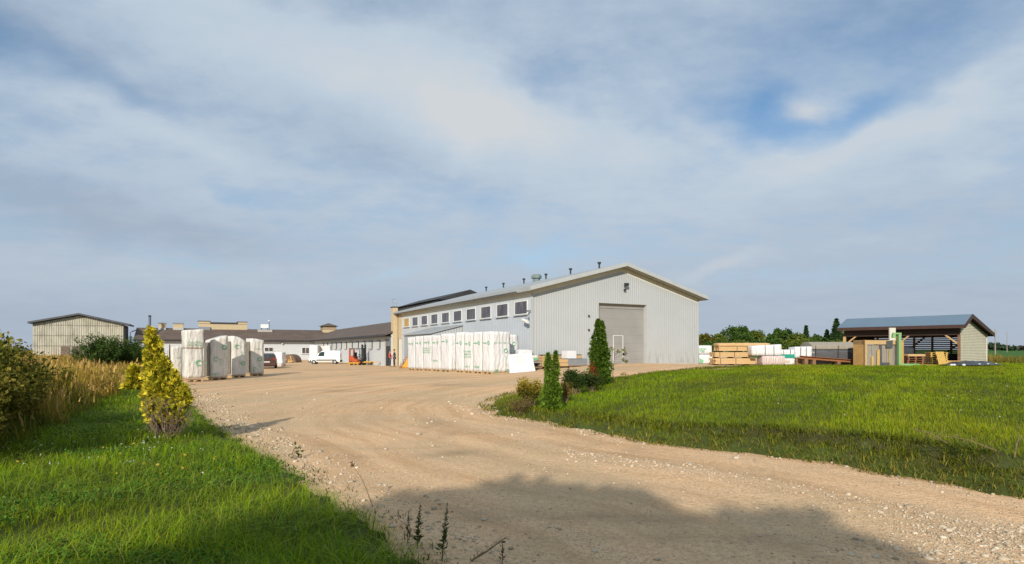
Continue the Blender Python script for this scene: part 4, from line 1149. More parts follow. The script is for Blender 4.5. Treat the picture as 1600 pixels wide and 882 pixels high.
mb = MB(); cr.box(mb, 1.25, 1.42, -.03, -.004, .75, 2.32); cr.box(mb, 1.45, 2.1, -.03, -.004, .75, 1.05); cr.box(mb, 1.75, 2.3, -.07, -.052, 2.1, 2.6); mb.build('dark_board', simple('dark_board', (.09, .09, .095), .6, .2, 4), t)
for a0, a1, z1_ in ((1.12, 1.24, 2.0), (.55, .72, 1.5), (2.05, 2.1, 1.9)):
    mb = MB(); cr.box(mb, a0, a1, -.03, -.004, .75, z1_); mb.build('slat', M['pine_yellow'], t)
# tall beige board and pink board
def up_board(name, label, px0, px1, ytop, Y, zb, th, mat, cat='board', ang=18):
    x0, x1 = atx(px0, Y), atx(px1, Y); ztop = CAMZ+(HOR-ytop)/F*Y
    fr = Fr(x0, Y, R(ang)); w = (x1-x0)/math.cos(R(ang))
    mb = MB(); fr.box(mb, 0, w, 0, th, zb, ztop); o = mb.build(name, mat, None, bevel=.01); return tag(o, label, cat), fr
up_board('cream_board', 'tall cream board standing upright in front of the open shed, above the panel crate', 1391, 1402, 512.5, 44.6, .8, .12, M['cream'])
up_board('pink_board', 'pale pink board standing on edge beside the green steel frame', 1400, 1406.5, 533.5, 42.3, .8, .6, M['pink_board'])
up_board('tan_board', 'tan plywood board standing just behind the green steel frame', 1408, 1413.5, 534, 42.9, .8, .5, M['ply'])
# green steel frame
t = thing('steel_frame', 'pale green steel frame with long foot and hooked top, before the open shed', 'steel frame', at(1407, 570, 41.8))
mb = MB(); Yg = 41.8; x0 = atx(1404.5, Yg); x1 = atx(1408.5, Yg)
mb.box(V(x0, Yg, .975), V(x1-x0, 0), V(0, .18), UZ*2.08); mb.build('upright', M['green_paint'], t)
mb = MB(); mb.box(V(x0, Yg-.02, .803), V(atx(1437, Yg)-x0, 0), V(0, .25), UZ*.17); mb.build('foot', M['green_paint'], t)
mb = MB(); mb.box(V(atx(1396, Yg), Yg, 3.06), V(atx(1408.7, Yg)-atx(1396, Yg), 0), V(0, .16), UZ*.11); mb.box(V(atx(1395, Yg), Yg+.003, 2.80), V(.22, 0), V(0, .15), UZ*.255); mb.build('top_arm', M['green_paint'], t)
mb = MB(); mb.box(V(x0-.1, Yg-.3, .70), V(atx(1441, Yg)-x0, 0), V(0, .5), UZ*.10); mb.build('bearer', M['pine'], t)

# pallets: one built, the rest copied
def make_pallet(mat, label):
    root = thing('pallet', label, 'pallet', (0, 0, 0), 'pallets by the open shed')
    mb = MB()
    for y in (-.55, -.05, .45): mb.box((-.4, y, 0), (.8, 0, 0), (0, .1, 0), (0, 0, .018))
    mb.build('bottom_board', mat, root)
    mb = MB()
    for y in (-.55, -.05, .45):
        for x in (-.4, -.07, .26): mb.box((x, y, .0185), (.14, 0, 0), (0, .1, 0), (0, 0, .077))
    mb.build('block', mat, root)
    mb = MB()
    for x in (-.4, -.235, -.07, .095, .26): mb.box((x, -.6, .096), (.14, 0, 0), (0, 1.2, 0), (0, 0, .022))
    mb.build('top_board', mat, root)
    return root
pal = make_pallet(M['pine_yellow'], 'topmost yellow pallet of the tall pallet stack in the open shed')
ord_ = ['second', 'third', 'fourth', 'fifth', 'sixth', 'lowest']
Yp = 43.4; xp = atx(1463, Yp); zp = float(zg(xp, Yp))
pal.location = (xp, Yp, zp+6*.145); pal.rotation_euler = (0, 0, R(80))
for k in range(6):
    lab = f'{ord_[k]} yellow pallet from the top of the tall pallet stack in the open shed' if k < 5 else 'lowest yellow pallet of the tall pallet stack in the open shed'
    dup(pal, (xp+rnd.uniform(-.04, .04), Yp, zp+(5-k)*.145), R(80+rnd.uniform(-3, 3)), lab)
lean = dup(pal, (atx(1475, 41.9), 41.9, zp+.0), 0, 'bright yellow pallet leaning upright against the tall pallet stack'); lean.rotation_euler = (R(74), R(0), R(12)); lean.location = (atx(1475.5, 41.9), 42.3, zp+.52); lean.scale = (.85,)*3
dup(pal, (atx(1446, 42.5), 42.5, zp), R(15), 'single yellow pallet lying flat beside the green frame foot')
pr = make_pallet(M['red_beam'], 'upper reddish brown pallet of the low stack behind the green frame')
pr.location = (atx(1426, 43.6), 43.6, zp+.58); pr.rotation_euler = (0, 0, R(85))
for k, w in enumerate(('second', 'third', 'fourth', 'lowest')):
    dup(pr, (atx(1426, 43.6)+rnd.uniform(-.03, .03), 43.6, zp+.145*(3-k)), R(85+rnd.uniform(-4, 4)), f'{w} reddish brown pallet {"from the top " if w!="lowest" else ""}of the low stack behind the green frame')
mb = MB(); o = V(atx(1426, 43.6), 43.6, zp+.70); bx = puffy_box(o-V(.62, .4), V(1.3, 0), V(0, .8), UZ*.16, .01, 2, .2, .03).build('board_bundle', M['pine'], None); tag(bx, 'bundle of pale boards lying on the reddish pallet stack', 'board bundle')
for px, y, Y, r, lab in ((1482, 560, 47.6, .42, 'dark rounded bundle lying in the shed behind the tall pallet stack'), (1495.5, 560, 47.8, .45, 'dark rounded bundle lying by the shed end wall'), (1419, 549, 47.0, .55, 'black bundle on the floor at the middle of the open shed'), (1444, 560, 46.8, .4, 'small black bundle between the two pallet stacks in the shed')):
    q = at(px, y, Y); g0 = float(zg(q[0], Y))
    b = puffy_box(V(q[0]-r, Y, g0), V(2*r, 0), V(0, .8), UZ*max(.5, q[2]-g0+.35), .10, px*.1, .15, .2).build('dark_bundle', M['tarp'], None, smooth=True); fix_normals(b); tag(b, lab, 'bundle', 'dark bundles inside the open shed')
q = gp(1494, 44.3); mb = MB()
for k in range(5): mb.box(V(q[0]-.9, 44.3+.05*k, q[2]+.07*k), V(1.7, .1*k), V(0, .3), UZ*.06)
o = mb.build('board_pile', M['ply'], None); tag(o, 'small pile of orange boards at the foot of the shed end wall', 'board pile')
# black tarpaulin heap before the end wall
xh0, xh1 = atx(1487, 40.6), atx(1560, 42.0); mb = MB(); n, m_ = 26, 12
vs = []; g0 = float(zg(xh0, 41))
for i in range(n+1):
    for j in range(m_+1):
        a, b = i/n, j/m_; x = xh0+(xh1-xh0)*a; y = 40.2+1.9*b+1.0*a
        e = min(1, 6*a, 4*(1-a))*min(1, 3.5*b, 3.5*(1-b)); hh = .24*e*(.62+.38*math.sin(a*3.0-.3)) + .09*e*nz3((x, y, 0), 1.6)+.05*e*nz3((x, y, 3), 4.0)
        vs.append(V(x, y, float(zg(x, y))+.10+hh))
mb.add(vs, [(i*(m_+1)+j, (i+1)*(m_+1)+j, (i+1)*(m_+1)+j+1, i*(m_+1)+j+1) for i in range(n) for j in range(m_)])
th = thing('tarp_heap', 'low heap under a creased black tarpaulin in front of the shed end wall', 'tarp heap', V((xh0+xh1)/2, 41, g0))
mb.build('tarpaulin', M['tarp'], th, smooth=True)
mb = MB()
for px, Y in ((1487, 40.2), (1491, 40.2), (1506, 40.3), (1530, 40.9), (1543, 41.0), (1556, 41.3)):
    x = atx(px, Y); mb.ball((x, Y, float(zg(x, Y))+.12), .12, .09, .08, 8, 5)
mb.build('weight_stone', M['chalk'], th)

# ------------------------------------------------------------------ yard vehicles etc.
def lathe_wheel(parent, c, axis, r, w, tyre=M['rubber'], rim=M['steel']):
    ax = nrm(axis); e1 = nrm(np.cross(ax, UZ)); e2 = np.cross(e1, ax)
    prof = [(r*.62, -w/2), (r*.93, -w/2), (r, -w*.32), (r, w*.32), (r*.93, w/2), (r*.62, w/2)]
    def lat(prof, n=20):
        mb = MB(); k = len(prof)
        vs = [c + ax*z + rr_*(math.cos(2*math.pi*i/n)*e1+math.sin(2*math.pi*i/n)*e2) for i in range(n) for rr_, z in prof]
        fs = [(i*k+j, ((i+1) % n)*k+j, ((i+1) % n)*k+j+1, i*k+j+1) for i in range(n) for j in range(k-1)]
        return mb.add(vs, fs)
    w_ = lat(prof).build('wheel', tyre, parent, smooth=True); fix_normals(w_)
    rm = lat([(.001, w*.40), (r*.25, w*.42), (r*.5, w*.30), (r*.63, w*.46), (r*.63, -w*.46), (.001, -w*.4)]).build('rim', rim, w_, smooth=True); fix_normals(rm)
    return w_

def shell(sections, name, mat, parent, tr):
    """loft of closed rings (lists of local points)"""
    mb = MB(); k = len(sections[0]); vs = [tr(p) for s in sections for p in s]
    fs = [(i*k+j, i*k+(j+1) % k, (i+1)*k+(j+1) % k, (i+1)*k+j) for i in range(len(sections)-1) for j in range(k)]
    fs += [tuple(range(k-1, -1, -1)), tuple((len(sections)-1)*k+j for j in range(k))]
    mb.add(vs, fs); o = mb.build(name, mat, parent, smooth=False, bevel=.03); fix_normals(o); return o

def car_body(root, tr, prof_top, zb, hw, waist, tumble, mat, name='body'):
    """prof_top: list of (x, ztop); cross section narrows above the waist line"""
    secs = []
    for x, zt_ in prof_top:
        t_ = max(0, zt_-waist); wt = hw - tumble*t_; zm = min(waist, zt_-.02)
        end = .06 if x in (prof_top[0][0], prof_top[-1][0]) else 0
        w0 = hw-end
        secs.append([(x, -w0+.03, zb), (x, -w0, zb+.15), (x, -w0, zm), (x, -(wt-.05-end), zt_-.04), (x, -(wt-.16-end), zt_), (x, (wt-.16-end), zt_), (x, (wt-.05-end), zt_-.04), (x, w0, zm), (x, w0, zb+.15), (x, w0-.03, zb)])
    return shell(secs, name, mat, root, tr)

def frame_tr(loc, ang):
    c, s = math.cos(ang), math.sin(ang); loc = np.asarray(loc, float)
    return lambda p: loc + V(p[0]*c-p[1]*s, p[0]*s+p[1]*c, p[2])

# white van: nose to the left (photo), seen from its left side
Yv = 80.0; xv = atx(508.5, Yv); g0 = float(zg(xv, Yv))
van = thing('white_van', 'small white panel van with black bumper parked before the workshop', 'van', (xv, Yv, g0))
tr = frame_tr((xv, Yv, g0), R(180+9))           # local +x = nose
prof = [(-2.06, 1.62), (-2.0, 1.76), (-1.2, 1.82), (0.0, 1.82), (.35, 1.78), (.75, 1.50), (1.12, 1.12), (1.25, 1.04), (1.75, .93), (2.0, .80), (2.08, .62)]
car_body(van, tr, prof, .30, .84, 1.0, .13, M['white_car'])
def panel(pts, nrm_out, mat, name, th=.012, parent=van, t=None):
    t = t or tr; q = [t(p) for p in pts]; d = t(nrm_out)-t((0, 0, 0)); mb = MB(); mb.prism(q, d*th); return mb.build(name, mat, parent)
for sy in (1, -1):
    f = lambda x, z: (x, sy*(.845-.13*max(0, z-1.0)+.006), z)
    panel([f(.02, 1.08), f(.98, 1.08), f(.66, 1.50), f(.40, 1.66), f(.02, 1.68)], (0, sy, 0), M['car_glass'], 'side_window')
    panel([f(-1.5, .48), f(1.05, .48), f(1.05, .62), f(-1.5, .62)], (0, sy, 0), M['rubber'], 'side_moulding', .02)
    panel([(1.0, sy*.80, 1.05), (1.08, sy*.98, 1.06), (1.08, sy*.98, 1.24), (1.0, sy*.80, 1.2)], (.0, 0, 1), M['rubber'], 'mirror', .05)
    panel([(1.72, sy*.85, .72), (2.02, sy*.80, .70), (2.0, sy*.80, .80), (1.75, sy*.85, .9)], (0, sy, 0), M['lamp_clear'], 'headlight', .015)
    panel([(-2.05, sy*.80, 1.0), (-2.0, sy*.846, 1.0), (-2.0, sy*.846, 1.5), (-2.05, sy*.80, 1.5)], (0, sy, 0), M['tail_red'], 'tail_light', .02)
    for x in (-1.32, 1.38):
        lathe_wheel(van, tr((x, sy*.77, .30)), tr((0, sy, 0))-tr((0, 0, 0)), .30, .2)
panel([(1.10, -.70, 1.15), (1.10, .70, 1.15), (.42, .60, 1.73), (.42, -.60, 1.73)], (.5, 0, .6), M['car_glass'], 'windscreen', .03)
b = [(x, y, z) for x, y in ((1.75, -.86), (2.10, -.80), (2.16, 0), (2.10, .80), (1.75, .86)) for z in (0,)]
mb = MB(); q = [tr((x, y, .24)) for x, y, _ in b]; mb.prism(q, UZ*.34); mb.build('bumper', M['rubber'], van, bevel=.02)
mb = MB(); q = [tr(p) for p in ((-2.14, -.80, .28), (-2.02, -.86, .28), (-2.02, .86, .28), (-2.14, .80, .28))]; mb.prism(q, UZ*.26); mb.build('rear_bumper', M['rubber'], van)
panel([(-2.08, -.70, .6), (-2.08, .70, .6), (-2.06, .66, 1.5), (-2.06, -.66, 1.5)], (-1, 0, 0), M['white_car'], 'rear_door', .02)

# brown hatchback, rear towards the camera
Yc = 60.5; xc = atx(412.5, Yc); g0 = float(zg(xc, Yc))
car = thing('brown_car', 'brown hatchback seen from behind, partly hidden by the wrapped stack', 'car', (xc, Yc, g0))
trc = frame_tr((xc-.45, Yc+2.0, g0), R(90+20))
prof = [(-2.05, .95), (-1.98, 1.10), (-1.55, 1.46), (-1.1, 1.58), (.0, 1.58), (.35, 1.50), (1.1, 1.02), (1.9, .88), (2.1, .60)]
car_body(car, trc, prof, .28, .89, .95, .28, M['brown_car'])
panel([(-2.0, -.66, 1.02), (-2.0, .66, 1.02), (-1.58, .56, 1.45), (-1.58, -.56, 1.45)], (-.6, 0, .4), M['car_glass'], 'rear_window', .04, car, trc)
panel([(-2.07, -.3, .62), (-2.07, .3, .62), (-2.07, .3, .74), (-2.07, -.3, .74)], (-1, 0, 0), M['lamp_clear'], 'number_plate', .02, car, trc)
for sy in (1, -1):
    panel([(-2.02, sy*.60, .90), (-1.96, sy*.87, .90), (-1.93, sy*.84, 1.06), (-1.99, sy*.60, 1.06)], (-1, 0, 0), M['tail_red'], 'tail_light', .06, car, trc)
    f = lambda x, z: (x, sy*(.895-.28*max(0, z-.95)), z)
    panel([f(-1.5, 1.02), f(.55, 1.02), f(.1, 1.44), f(-1.2, 1.46)], (0, sy, 0), M['car_glass'], 'side_window', .02, car, trc)
    for x in (-1.28, 1.30): lathe_wheel(car, trc((x, sy*.80, .32)), trc((0, sy, 0))-trc((0, 0, 0)), .32, .2)
mb = MB(); q = [trc(p) for p in ((-2.15, -.80, .30), (-2.0, -.90, .30), (-2.0, .90, .30), (-2.15, .80, .30))]; mb.prism(q, UZ*.24); mb.build('bumper', M['brown_car'], car, bevel=.03)
mb = MB(); q = [trc(p) for p in ((-2.13, -.75, .2), (-2.0, -.85, .2), (-2.0, .85, .2), (-2.13, .75, .2))]; mb.prism(q, UZ*.095); mb.build('lower_valance', M['rubber'], car)

# forklift, facing right
Yf = 75.0; xf = atx(559, Yf); g0 = float(zg(xf, Yf))
fl = thing('forklift', 'orange forklift truck with dark mast carrying a yellow pallet', 'forklift', (xf, Yf, g0))
trf = frame_tr((xf, Yf, g0), R(-22))
def fbox(mb, x0, x1, y0, y1, z0, z1):
    o = trf((x0, y0, z0)); return mb.box(o, trf((x1, y0, z0))-o, trf((x0, y1, z0))-o, UZ*(z1-z0))
mb = MB(); secs = [[(x, -.5, .25), (x, .5, .25), (x, .5, z-.1), (x, .42, z), (x, -.42, z), (x, -.5, z-.1)] for x, z in ((-.95, .85), (-.9, 1.15), (-.5, 1.2), (-.35, .95), (-.1, .7), (.75, .68))]
shell(secs, 'body', M['orange'], fl, trf)
mb = MB(); fbox(mb, -1.0, -.82, -.5, -.36, .3, 2.05); fbox(mb, -1.0, -.82, .36, .5, .3, 2.05); mb.build('rear_pillar', M['orange'], fl)
mb = MB(); fbox(mb, .62, .70, -.5, -.42, .68, 2.02); fbox(mb, .62, .70, .42, .5, .68, 2.02); fbox(mb, -1.0, .72, -.5, -.42, 2.06, 2.13); fbox(mb, -1.0, .72, .42, .5, 2.06, 2.13)
for k in range(6): fbox(mb, -.95+k*.3, -.89+k*.3, -.41, .41, 2.07, 2.12)
mb.build('overhead_guard', M['dark_metal'], fl)
mb = MB(); fbox(mb, -.35, .1, -.26, .26, .96, 1.08); fbox(mb, -.42, -.30, -.26, .26, 1.08, 1.6); mb.build('seat', M['rubber'], fl)
mb = MB(); mb.tube(trf((.5, 0, .7)), trf((.32, 0, 1.25)), .03); mb.tube(trf((.28, 0, 1.23)), trf((.30, 0, 1.30)), .17, n=12); mb.build('steering_wheel', M['rubber'], fl)
mb = MB()
for y in (-.40, .24): fbox(mb, .82, 1.0, y, y+.17, .08, 2.6)
for z in (.3, 1.2, 2.33): fbox(mb, .86, .96, -.26, .28, z, z+.1)
fbox(mb, .88, .93, -.05, .05, .3, 2.2); mb.build('mast', M['dark_metal'], fl)
mb = MB(); fbox(mb, 1.0, 1.06, -.5, .5, .28, .40); fbox(mb, 1.0, 1.06, -.5, .5, .7, .8)
for y in (-.45, -.1, .3): fbox(mb, 1.0, 1.05, y, y+.06, .41, 1.35)
mb.build('carriage', M['dark_metal'], fl)
mb = MB()
for y in (-.38, .26): fbox(mb, 1.061, 2.1, y, y+.12, .22, .27)
mb.build('fork', M['dark_metal'], fl)
for sy in (1, -1):
    lathe_wheel(fl, trf((.6, sy*.46, .33)), trf((0, sy, 0))-trf((0, 0, 0)), .33, .24, rim=M['orange']); lathe_wheel(fl, trf((-.62, sy*.42, .25)), trf((0, sy, 0))-trf((0, 0, 0)), .25, .2, rim=M['orange'])
fp = thing('loaded_pallet', 'yellow boards and pallet held on the forklift forks', 'pallet', trf((1.6, 0, .28)))
mb = MB()
for y in (-.5, -.05, .4): fbox(mb, 1.1, 2.3, y, y+.1, .275, .36)
for k in range(6): fbox(mb, 1.1+k*.2, 1.25+k*.2, -.55, .55, .363, .39)
mb.build('pallet_frame', M['yellow'], fp)
mb = MB(); fbox(mb, 1.15, 2.7, -.3, .2, .393, .47); fbox(mb, 1.2, 2.5, .22, .5, .393, .46); mb.build('board', M['pine_yellow'], fp)
yb = thing('yellow_beam', 'low yellow steel attachment lying on the gravel beside the forklift', 'beam', trf((.3, -.9, 0)))
mb = MB(); fbox(mb, -.75, .9, -1.05, -.80, .18, .36); fbox(mb, -.6, -.45, -1.0, -.85, 0, .175); fbox(mb, .6, .75, -1.0, -.85, 0, .175); mb.build('beam', M['yellow'], yb)
st = gp(588, 71); yp = thing('yellow_stand', 'small yellow trestle standing on the gravel right of the forklift', 'trestle', st)
mb = MB(); mb.box(st+V(-.5, 0, .45), V(1.1, 0), V(0, .12), UZ*.07)
for x in (-.4, .45): mb.tube(st+V(x, -.15, 0), st+V(x, .05, .46), .025); mb.tube(st+V(x, .25, 0), st+V(x, .07, .46), .025)
mb.build('trestle', M['yellow'], yp)

# wrapped goods, containers and mound by the workshop
q = gp(413, 69.0)
def blue(mk): pass
wp = wrapped('wrapped_pack', 'white wrapped pack with pale blue print behind the brown car', 'wrapped pack', q, V(2.05, .15), V(-.1, 1.4), 1.62, None, M['wrap'], True, None, 71, None, .03)
mk = MB(); c = q+V(.75, .02, 1.05); scribble(mk, c, V(1, .07), UZ, .9, .5, V(.07, -1), 2, rnd); mk.build('printed_mark', M['logo_blue'], wp)
q = gp(426, 66.5); b = puffy_box(q, V(1.0, .05), V(0, .7), UZ*.42, .02, 72, .15, .05).build('low_pack', M['wrap_pink'], None, smooth=True); fix_normals(b); tag(b, 'low pale pack on the gravel in front of the white and blue pack', 'wrapped pack')
q = gp(450.5, 88); mo = thing('log_mound', 'rounded mound under a brown cover with pale cut ends, against the workshop wall', 'mound', q)
mb = MB(); prof = [(1.15*math.cos(t)*(1.0 if t < 1.57 else 1.12), 1.25*math.sin(t)) for t in np.linspace(0, math.pi, 13)]
mb.prism([q+V(x-.05, .02*z, z) for x, z in prof], V(.3, 1.8, 0)); mb.build('cover', M['tarp_brown'], mo, bevel=.03)
mb = MB(); rg = random.Random(4)
for k in range(26):
    t = rg.uniform(.1, 3.04); r_ = rg.uniform(0, .88); x, z = 1.05*r_*math.cos(t)+.15, .1+.95*r_*math.sin(t)
    mb.tube(q+V(x, -.12-rg.uniform(0, .06), z), q+V(x, .05, z), rg.uniform(.07, .13), n=7)
mb.build('log_end', M['ply'], mo)
for px, Y, w, h, z0, mat, lab, sd in ((483.5, 92, 1.25, 2.6, 0, M['wrap'], 'white boxed stack standing left of the van nose', 81), (496, 93.5, 1.3, 2.5, 0, M['wrap_warm'], 'cream boxed stack directly behind the van windscreen', 82), (507, 91, .85, 2.55, 0, M['wrap'], 'narrow white boxed stack behind the van roof', 83)):
    q = gp(px, Y)
    wrapped('boxed_stack', lab, 'boxed stack', q, V(w, .1), V(0, 1.2), h, 'pale boxed stacks behind the van', mat, True, None, sd, None, .015, .04)
# orange stepped ramp by the annex
Ys = 54.2; q = gp(625.5, Ys)
sr = thing('orange_steps', 'orange sided stepped ramp at the left end of the long white row', 'steps', q)
mb = MB(); mb.prism([q+V(.1, 0, .02), q+V(1.35, 0, .02), q+V(1.35, 0, 2.05), q+V(1.15, 0, 1.95)], V(0, 1.0)); mb.build('side_panel', M['amber'], sr)
mb = MB()
for k in range(9):
    x = .02+k*.125; z = .12+k*.215; mb.box(q+V(x-.06, -.03, z), V(.16, 0), V(0, 1.06), UZ*.06); mb.box(q+V(x+.06, -.02, z-.15), V(.04, 0), V(0, 1.04), UZ*.2)
mb.build('step', M['red_beam'], sr)
mb = MB(); mb.box(q+V(-.12, -.05, 0), V(1.4, 0), V(0, .06), UZ*.10); mb.build('base_beam', M['red_beam'], sr)

# ------------------------------------------------------------------ people
def skin_mesh(name, joints, edges, radii, mat, parent, sub=2, root=0):
    org = parent_world(parent); me = bpy.data.meshes.new(name)
    me.from_pydata([tuple(np.asarray(j)-org) for j in joints], edges, [])
    o = bpy.data.objects.new(name, me); COL.objects.link(o); o.parent = parent; me.materials.append(mat)
    sk = o.modifiers.new('skin', 'SKIN'); sk.use_smooth_shade = True
    for i, v_ in enumerate(me.skin_vertices[0].data):
        v_.radius = radii[i] if isinstance(radii[i], tuple) else (radii[i],)*2; v_.use_root = (i == root)
    s = o.modifiers.new('sub', 'SUBSURF'); s.levels = sub; s.render_levels = sub
    return o
def person(px, Y, h, face, label, shirt, lean=0.0, arm=0):
    x = atx(px, Y); g = float(zg(x, Y)); t = frame_tr((x, Y, g), face); s = h/1.78
    root = thing('person', label, 'person', (x, Y, g), 'people talking at the workshop door')
    q = lambda a, b, c: t((a*s, b*s, c*s))       # local +x = facing direction, +y = left
    J = [q(0, 0, .98), q(.0, 0, 1.2), q(.0, 0, 1.42), q(.01, 0, 1.53), q(.03, 0, 1.62), q(.03, 0, 1.74)]
    E = [(0, 1), (1, 2), (2, 3), (3, 4), (4, 5)]; Rr = [(.15*s, .12*s), (.145*s, .11*s), (.17*s, .11*s), .055*s, .095*s, .07*s]
    def limb(par, pts, rad):
        k = par
        for p, r_ in zip(pts, rad):
            J.append(p); Rr.append(r_); E.append((k, len(J)-1)); k = len(J)-1
    fw = .10 if arm else .02
    for sy in (1, -1):
        limb(0, [q(.0, sy*.10, .90), q(.03*sy+.02, sy*.12, .50), q(.04*sy-.02, sy*.13, .09), q(.04*sy+.14, sy*.15, .04)], [.10*s, .065*s, .045*s, .045*s])
        if arm and sy == arm:
            limb(2, [q(0, sy*.20, 1.42), q(.06, sy*.30, 1.16), q(.26, sy*.20, 1.12), q(.34, sy*.15, 1.14)], [.06*s, .05*s, .04*s, .042*s])
        else:
            limb(2, [q(0, sy*.20, 1.42), q(-.03, sy*.27, 1.14), q(.04, sy*.26, .90), q(.07, sy*.25, .80)], [.06*s, .05*s, .038*s, .042*s])
    skin_mesh('body', J, E, Rr, M['skin'], root)
    # clothing, grown over the same joints a little larger
    idx = [0, 1, 2]; Jt = [J[i] for i in idx]; Et = [(0, 1), (1, 2)]; Rt = [(.175*s, .14*s), (.17*s, .135*s), (.19*s, .13*s)]
    for base in (10, 18):
        k = 2
        for d, r_ in ((0, .078), (1, .066), (2, .056)):
            Jt.append(J[base+d]); Rt.append(r_*s); Et.append((k, len(Jt)-1)); k = len(Jt)-1
    skin_mesh('jacket', Jt, Et, Rt, shirt, root)
    Jt = [J[0]]; Et = []; Rt = [(.17*s, .135*s)]
    for base in (6, 14):
        k = 0
        for d, r_ in ((0, .115), (1, .085), (2, .065)):
            Jt.append(J[base+d]); Rt.append(r_*s); Et.append((k, len(Jt)-1)); k = len(Jt)-1
    skin_mesh('trousers', Jt, Et, Rt, M['jeans'], root)
    mb = MB(); mb.ball(q(.005, 0, 1.73), .105*s, .098*s, .085*s, 12, 8); mb.build('hair', M['hair'], root, smooth=True)
    mb = MB()
    for sy in (1, -1): mb.ball(q(.115, sy*.035, 1.665), .014, .014, .012, 6, 4)
    mb.build('eye', M['hair'], root)
    mb = MB(); mb.prism([q(.115, -.018, 1.61), q(.115, .018, 1.61), q(.115, 0, 1.67)], q(.035, 0, -.005)-q(0, 0, 0)); mb.build('nose', M['skin'], root)
    mb = MB()
    for sy in (1, -1):
        mb.box(q(-.08, sy*.12-.045, 0), q(.26, 0, 0)-q(0, 0, 0), q(0, .10, 0)-q(0, 0, 0), UZ*.09)
    mb.build('shoe', M['rubber'], root, bevel=.02)
    return root
person(609.3, 63.6, 1.78, R(15), 'person in a red jacket and dark trousers standing by the workshop door', M['red_cloth'], arm=1)
person(616.2, 63.2, 1.84, R(195), 'person in dark navy clothes facing the person in red', M['navy_cloth'])
# ------------------------------------------------------------------ vegetation
def blades(P0, h, w, az, bend, colb, colt=None, name='grass', mat=None, kind='stuff'):
    """curved grass blades: 2 quads + tip, from numpy arrays"""
    n = len(P0)
    d = np.stack([np.cos(az), np.sin(az), np.zeros(n)], -1); sd = np.stack([-np.sin(az), np.cos(az), np.zeros(n)], -1)
    up = np.array([0, 0, 1.0])
    def at_(t): return P0 + d*(bend*h*t**2)[:, None] + up*(h*(t-.35*bend*t**2))[:, None]
    a, b, c = at_(0.0), at_(.5), at_(1.0)
    W = (w/2)[:, None]
    vs = np.stack([a-sd*W, a+sd*W, b+sd*W*.8, b-sd*W*.8, c], 1).reshape(-1, 3)
    base = (np.arange(n)*5)[:, None]
    loops = np.concatenate([base+np.array([0, 1, 2, 3]), base+np.array([3, 2, 4])], 1).ravel()
    sizes = np.tile([4, 3], n)
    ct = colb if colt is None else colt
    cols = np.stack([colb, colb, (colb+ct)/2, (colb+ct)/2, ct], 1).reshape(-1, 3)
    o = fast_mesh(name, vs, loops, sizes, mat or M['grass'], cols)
    if kind: o['kind'] = kind
    return o

def scatter(n, ymin, ymax, tmax, p=-.5, tmin=None):
    """random ground points, density falling with distance"""
    u = RNG.random(n); e = p+1
    Y = (ymin**e + u*(ymax**e-ymin**e))**(1/e)
    t = RNG.uniform(-tmax if tmin is None else tmin, tmax, n)
    return t*Y, Y

def pal_mix(c0, c1, f, jit=.15):
    n = len(f); c = np.array(c0)[None]*(1-f)[:, None] + np.array(c1)[None]*f[:, None]
    return np.clip(c*(1+RNG.uniform(-jit, jit, (n, 1))), 0, 1)

# mown but uneven grass -----------------------------------------------------
def lawn(name, poly, n, ymin, ymax, tmin, tmax, base, dry, label_edge, hh):
    x, y = scatter(n, ymin, ymax, tmax, -.45, tmin)
    wob = .22*snoise(x, y, 1.6, 3) + .12*snoise(x, y, 5.1, 7)
    d = poly_sd(x, y, poly) + wob
    k = d > label_edge; x, y, d = x[k], y[k], d[k]
    # thinner right at the gravel edge / on the bank
    keep = RNG.random(len(x)) < np.clip((d-label_edge)/.45+.18, 0, 1)
    if poly is LEFT_LAWN: keep &= ~((np.abs(d-.50-.12*snoise(x, y, 2.0, 17)) < .07) & (y < 13) & (snoise(x, y, .9, 3) > -.5))
    x, y, d = x[keep], y[keep], d[keep]
    m = len(x)
    clump = .5+.5*snoise(x, y, 2.2, 1.0); patch = np.clip(.5+.7*snoise(x, y, .33, 9.0)+.35*snoise(x, y, 1.4, 2.0), 0, 1); deep = np.clip(.5+.8*snoise(x, y, .55, 21.0)+.4*snoise(x, y, 2.6, 5.0), 0, 1)
    far = np.clip(y/8, 1, 9)
    h = hh*(0.55+.75*np.clip(clump, 0, 1))*RNG.uniform(.5, 1.35, m)*np.clip(d/.9+.35, .35, 1)
    w = (.0052*far**.85)*RNG.uniform(.7, 1.3, m)
    P0 = np.stack([x, y, z_ground(x, y)-.015], -1)
    f = np.clip(.15+.75*patch*RNG.random(m)+.3*(RNG.random(m) < .07), 0, 1)
    f = np.maximum(f, np.clip(1.0-d/.8, 0, .8)*RNG.random(m))
    cb = pal_mix(base[0], dry[0], f, .25); ct = pal_mix(base[1], dry[1], f, .25)
    sc = (.72+.42*deep)[:, None]; cb = cb*sc; ct = ct*sc; dd = RNG.random(m) < .035; ct[dd] = np.array((.42, .33, .12))*RNG.uniform(.6, 1.2, (dd.sum(), 1)); cb[dd] = (.2, .15, .06)
    h = h*(.75+.5*deep)
    return blades(P0, h, w, RNG.uniform(0, 6.283, m), RNG.uniform(.2, 1.35, m), cb, ct, name)
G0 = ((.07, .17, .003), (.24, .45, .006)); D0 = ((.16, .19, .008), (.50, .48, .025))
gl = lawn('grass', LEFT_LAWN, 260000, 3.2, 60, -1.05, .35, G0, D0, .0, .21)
gr = lawn('grass', RIGHT_LAWN, 420000, 5.0, 62, -.12, 1.12, ((.09, .17, .003), (.24, .40, .008)), ((.17, .165, .008), (.46, .40, .025)), -.05, .15)
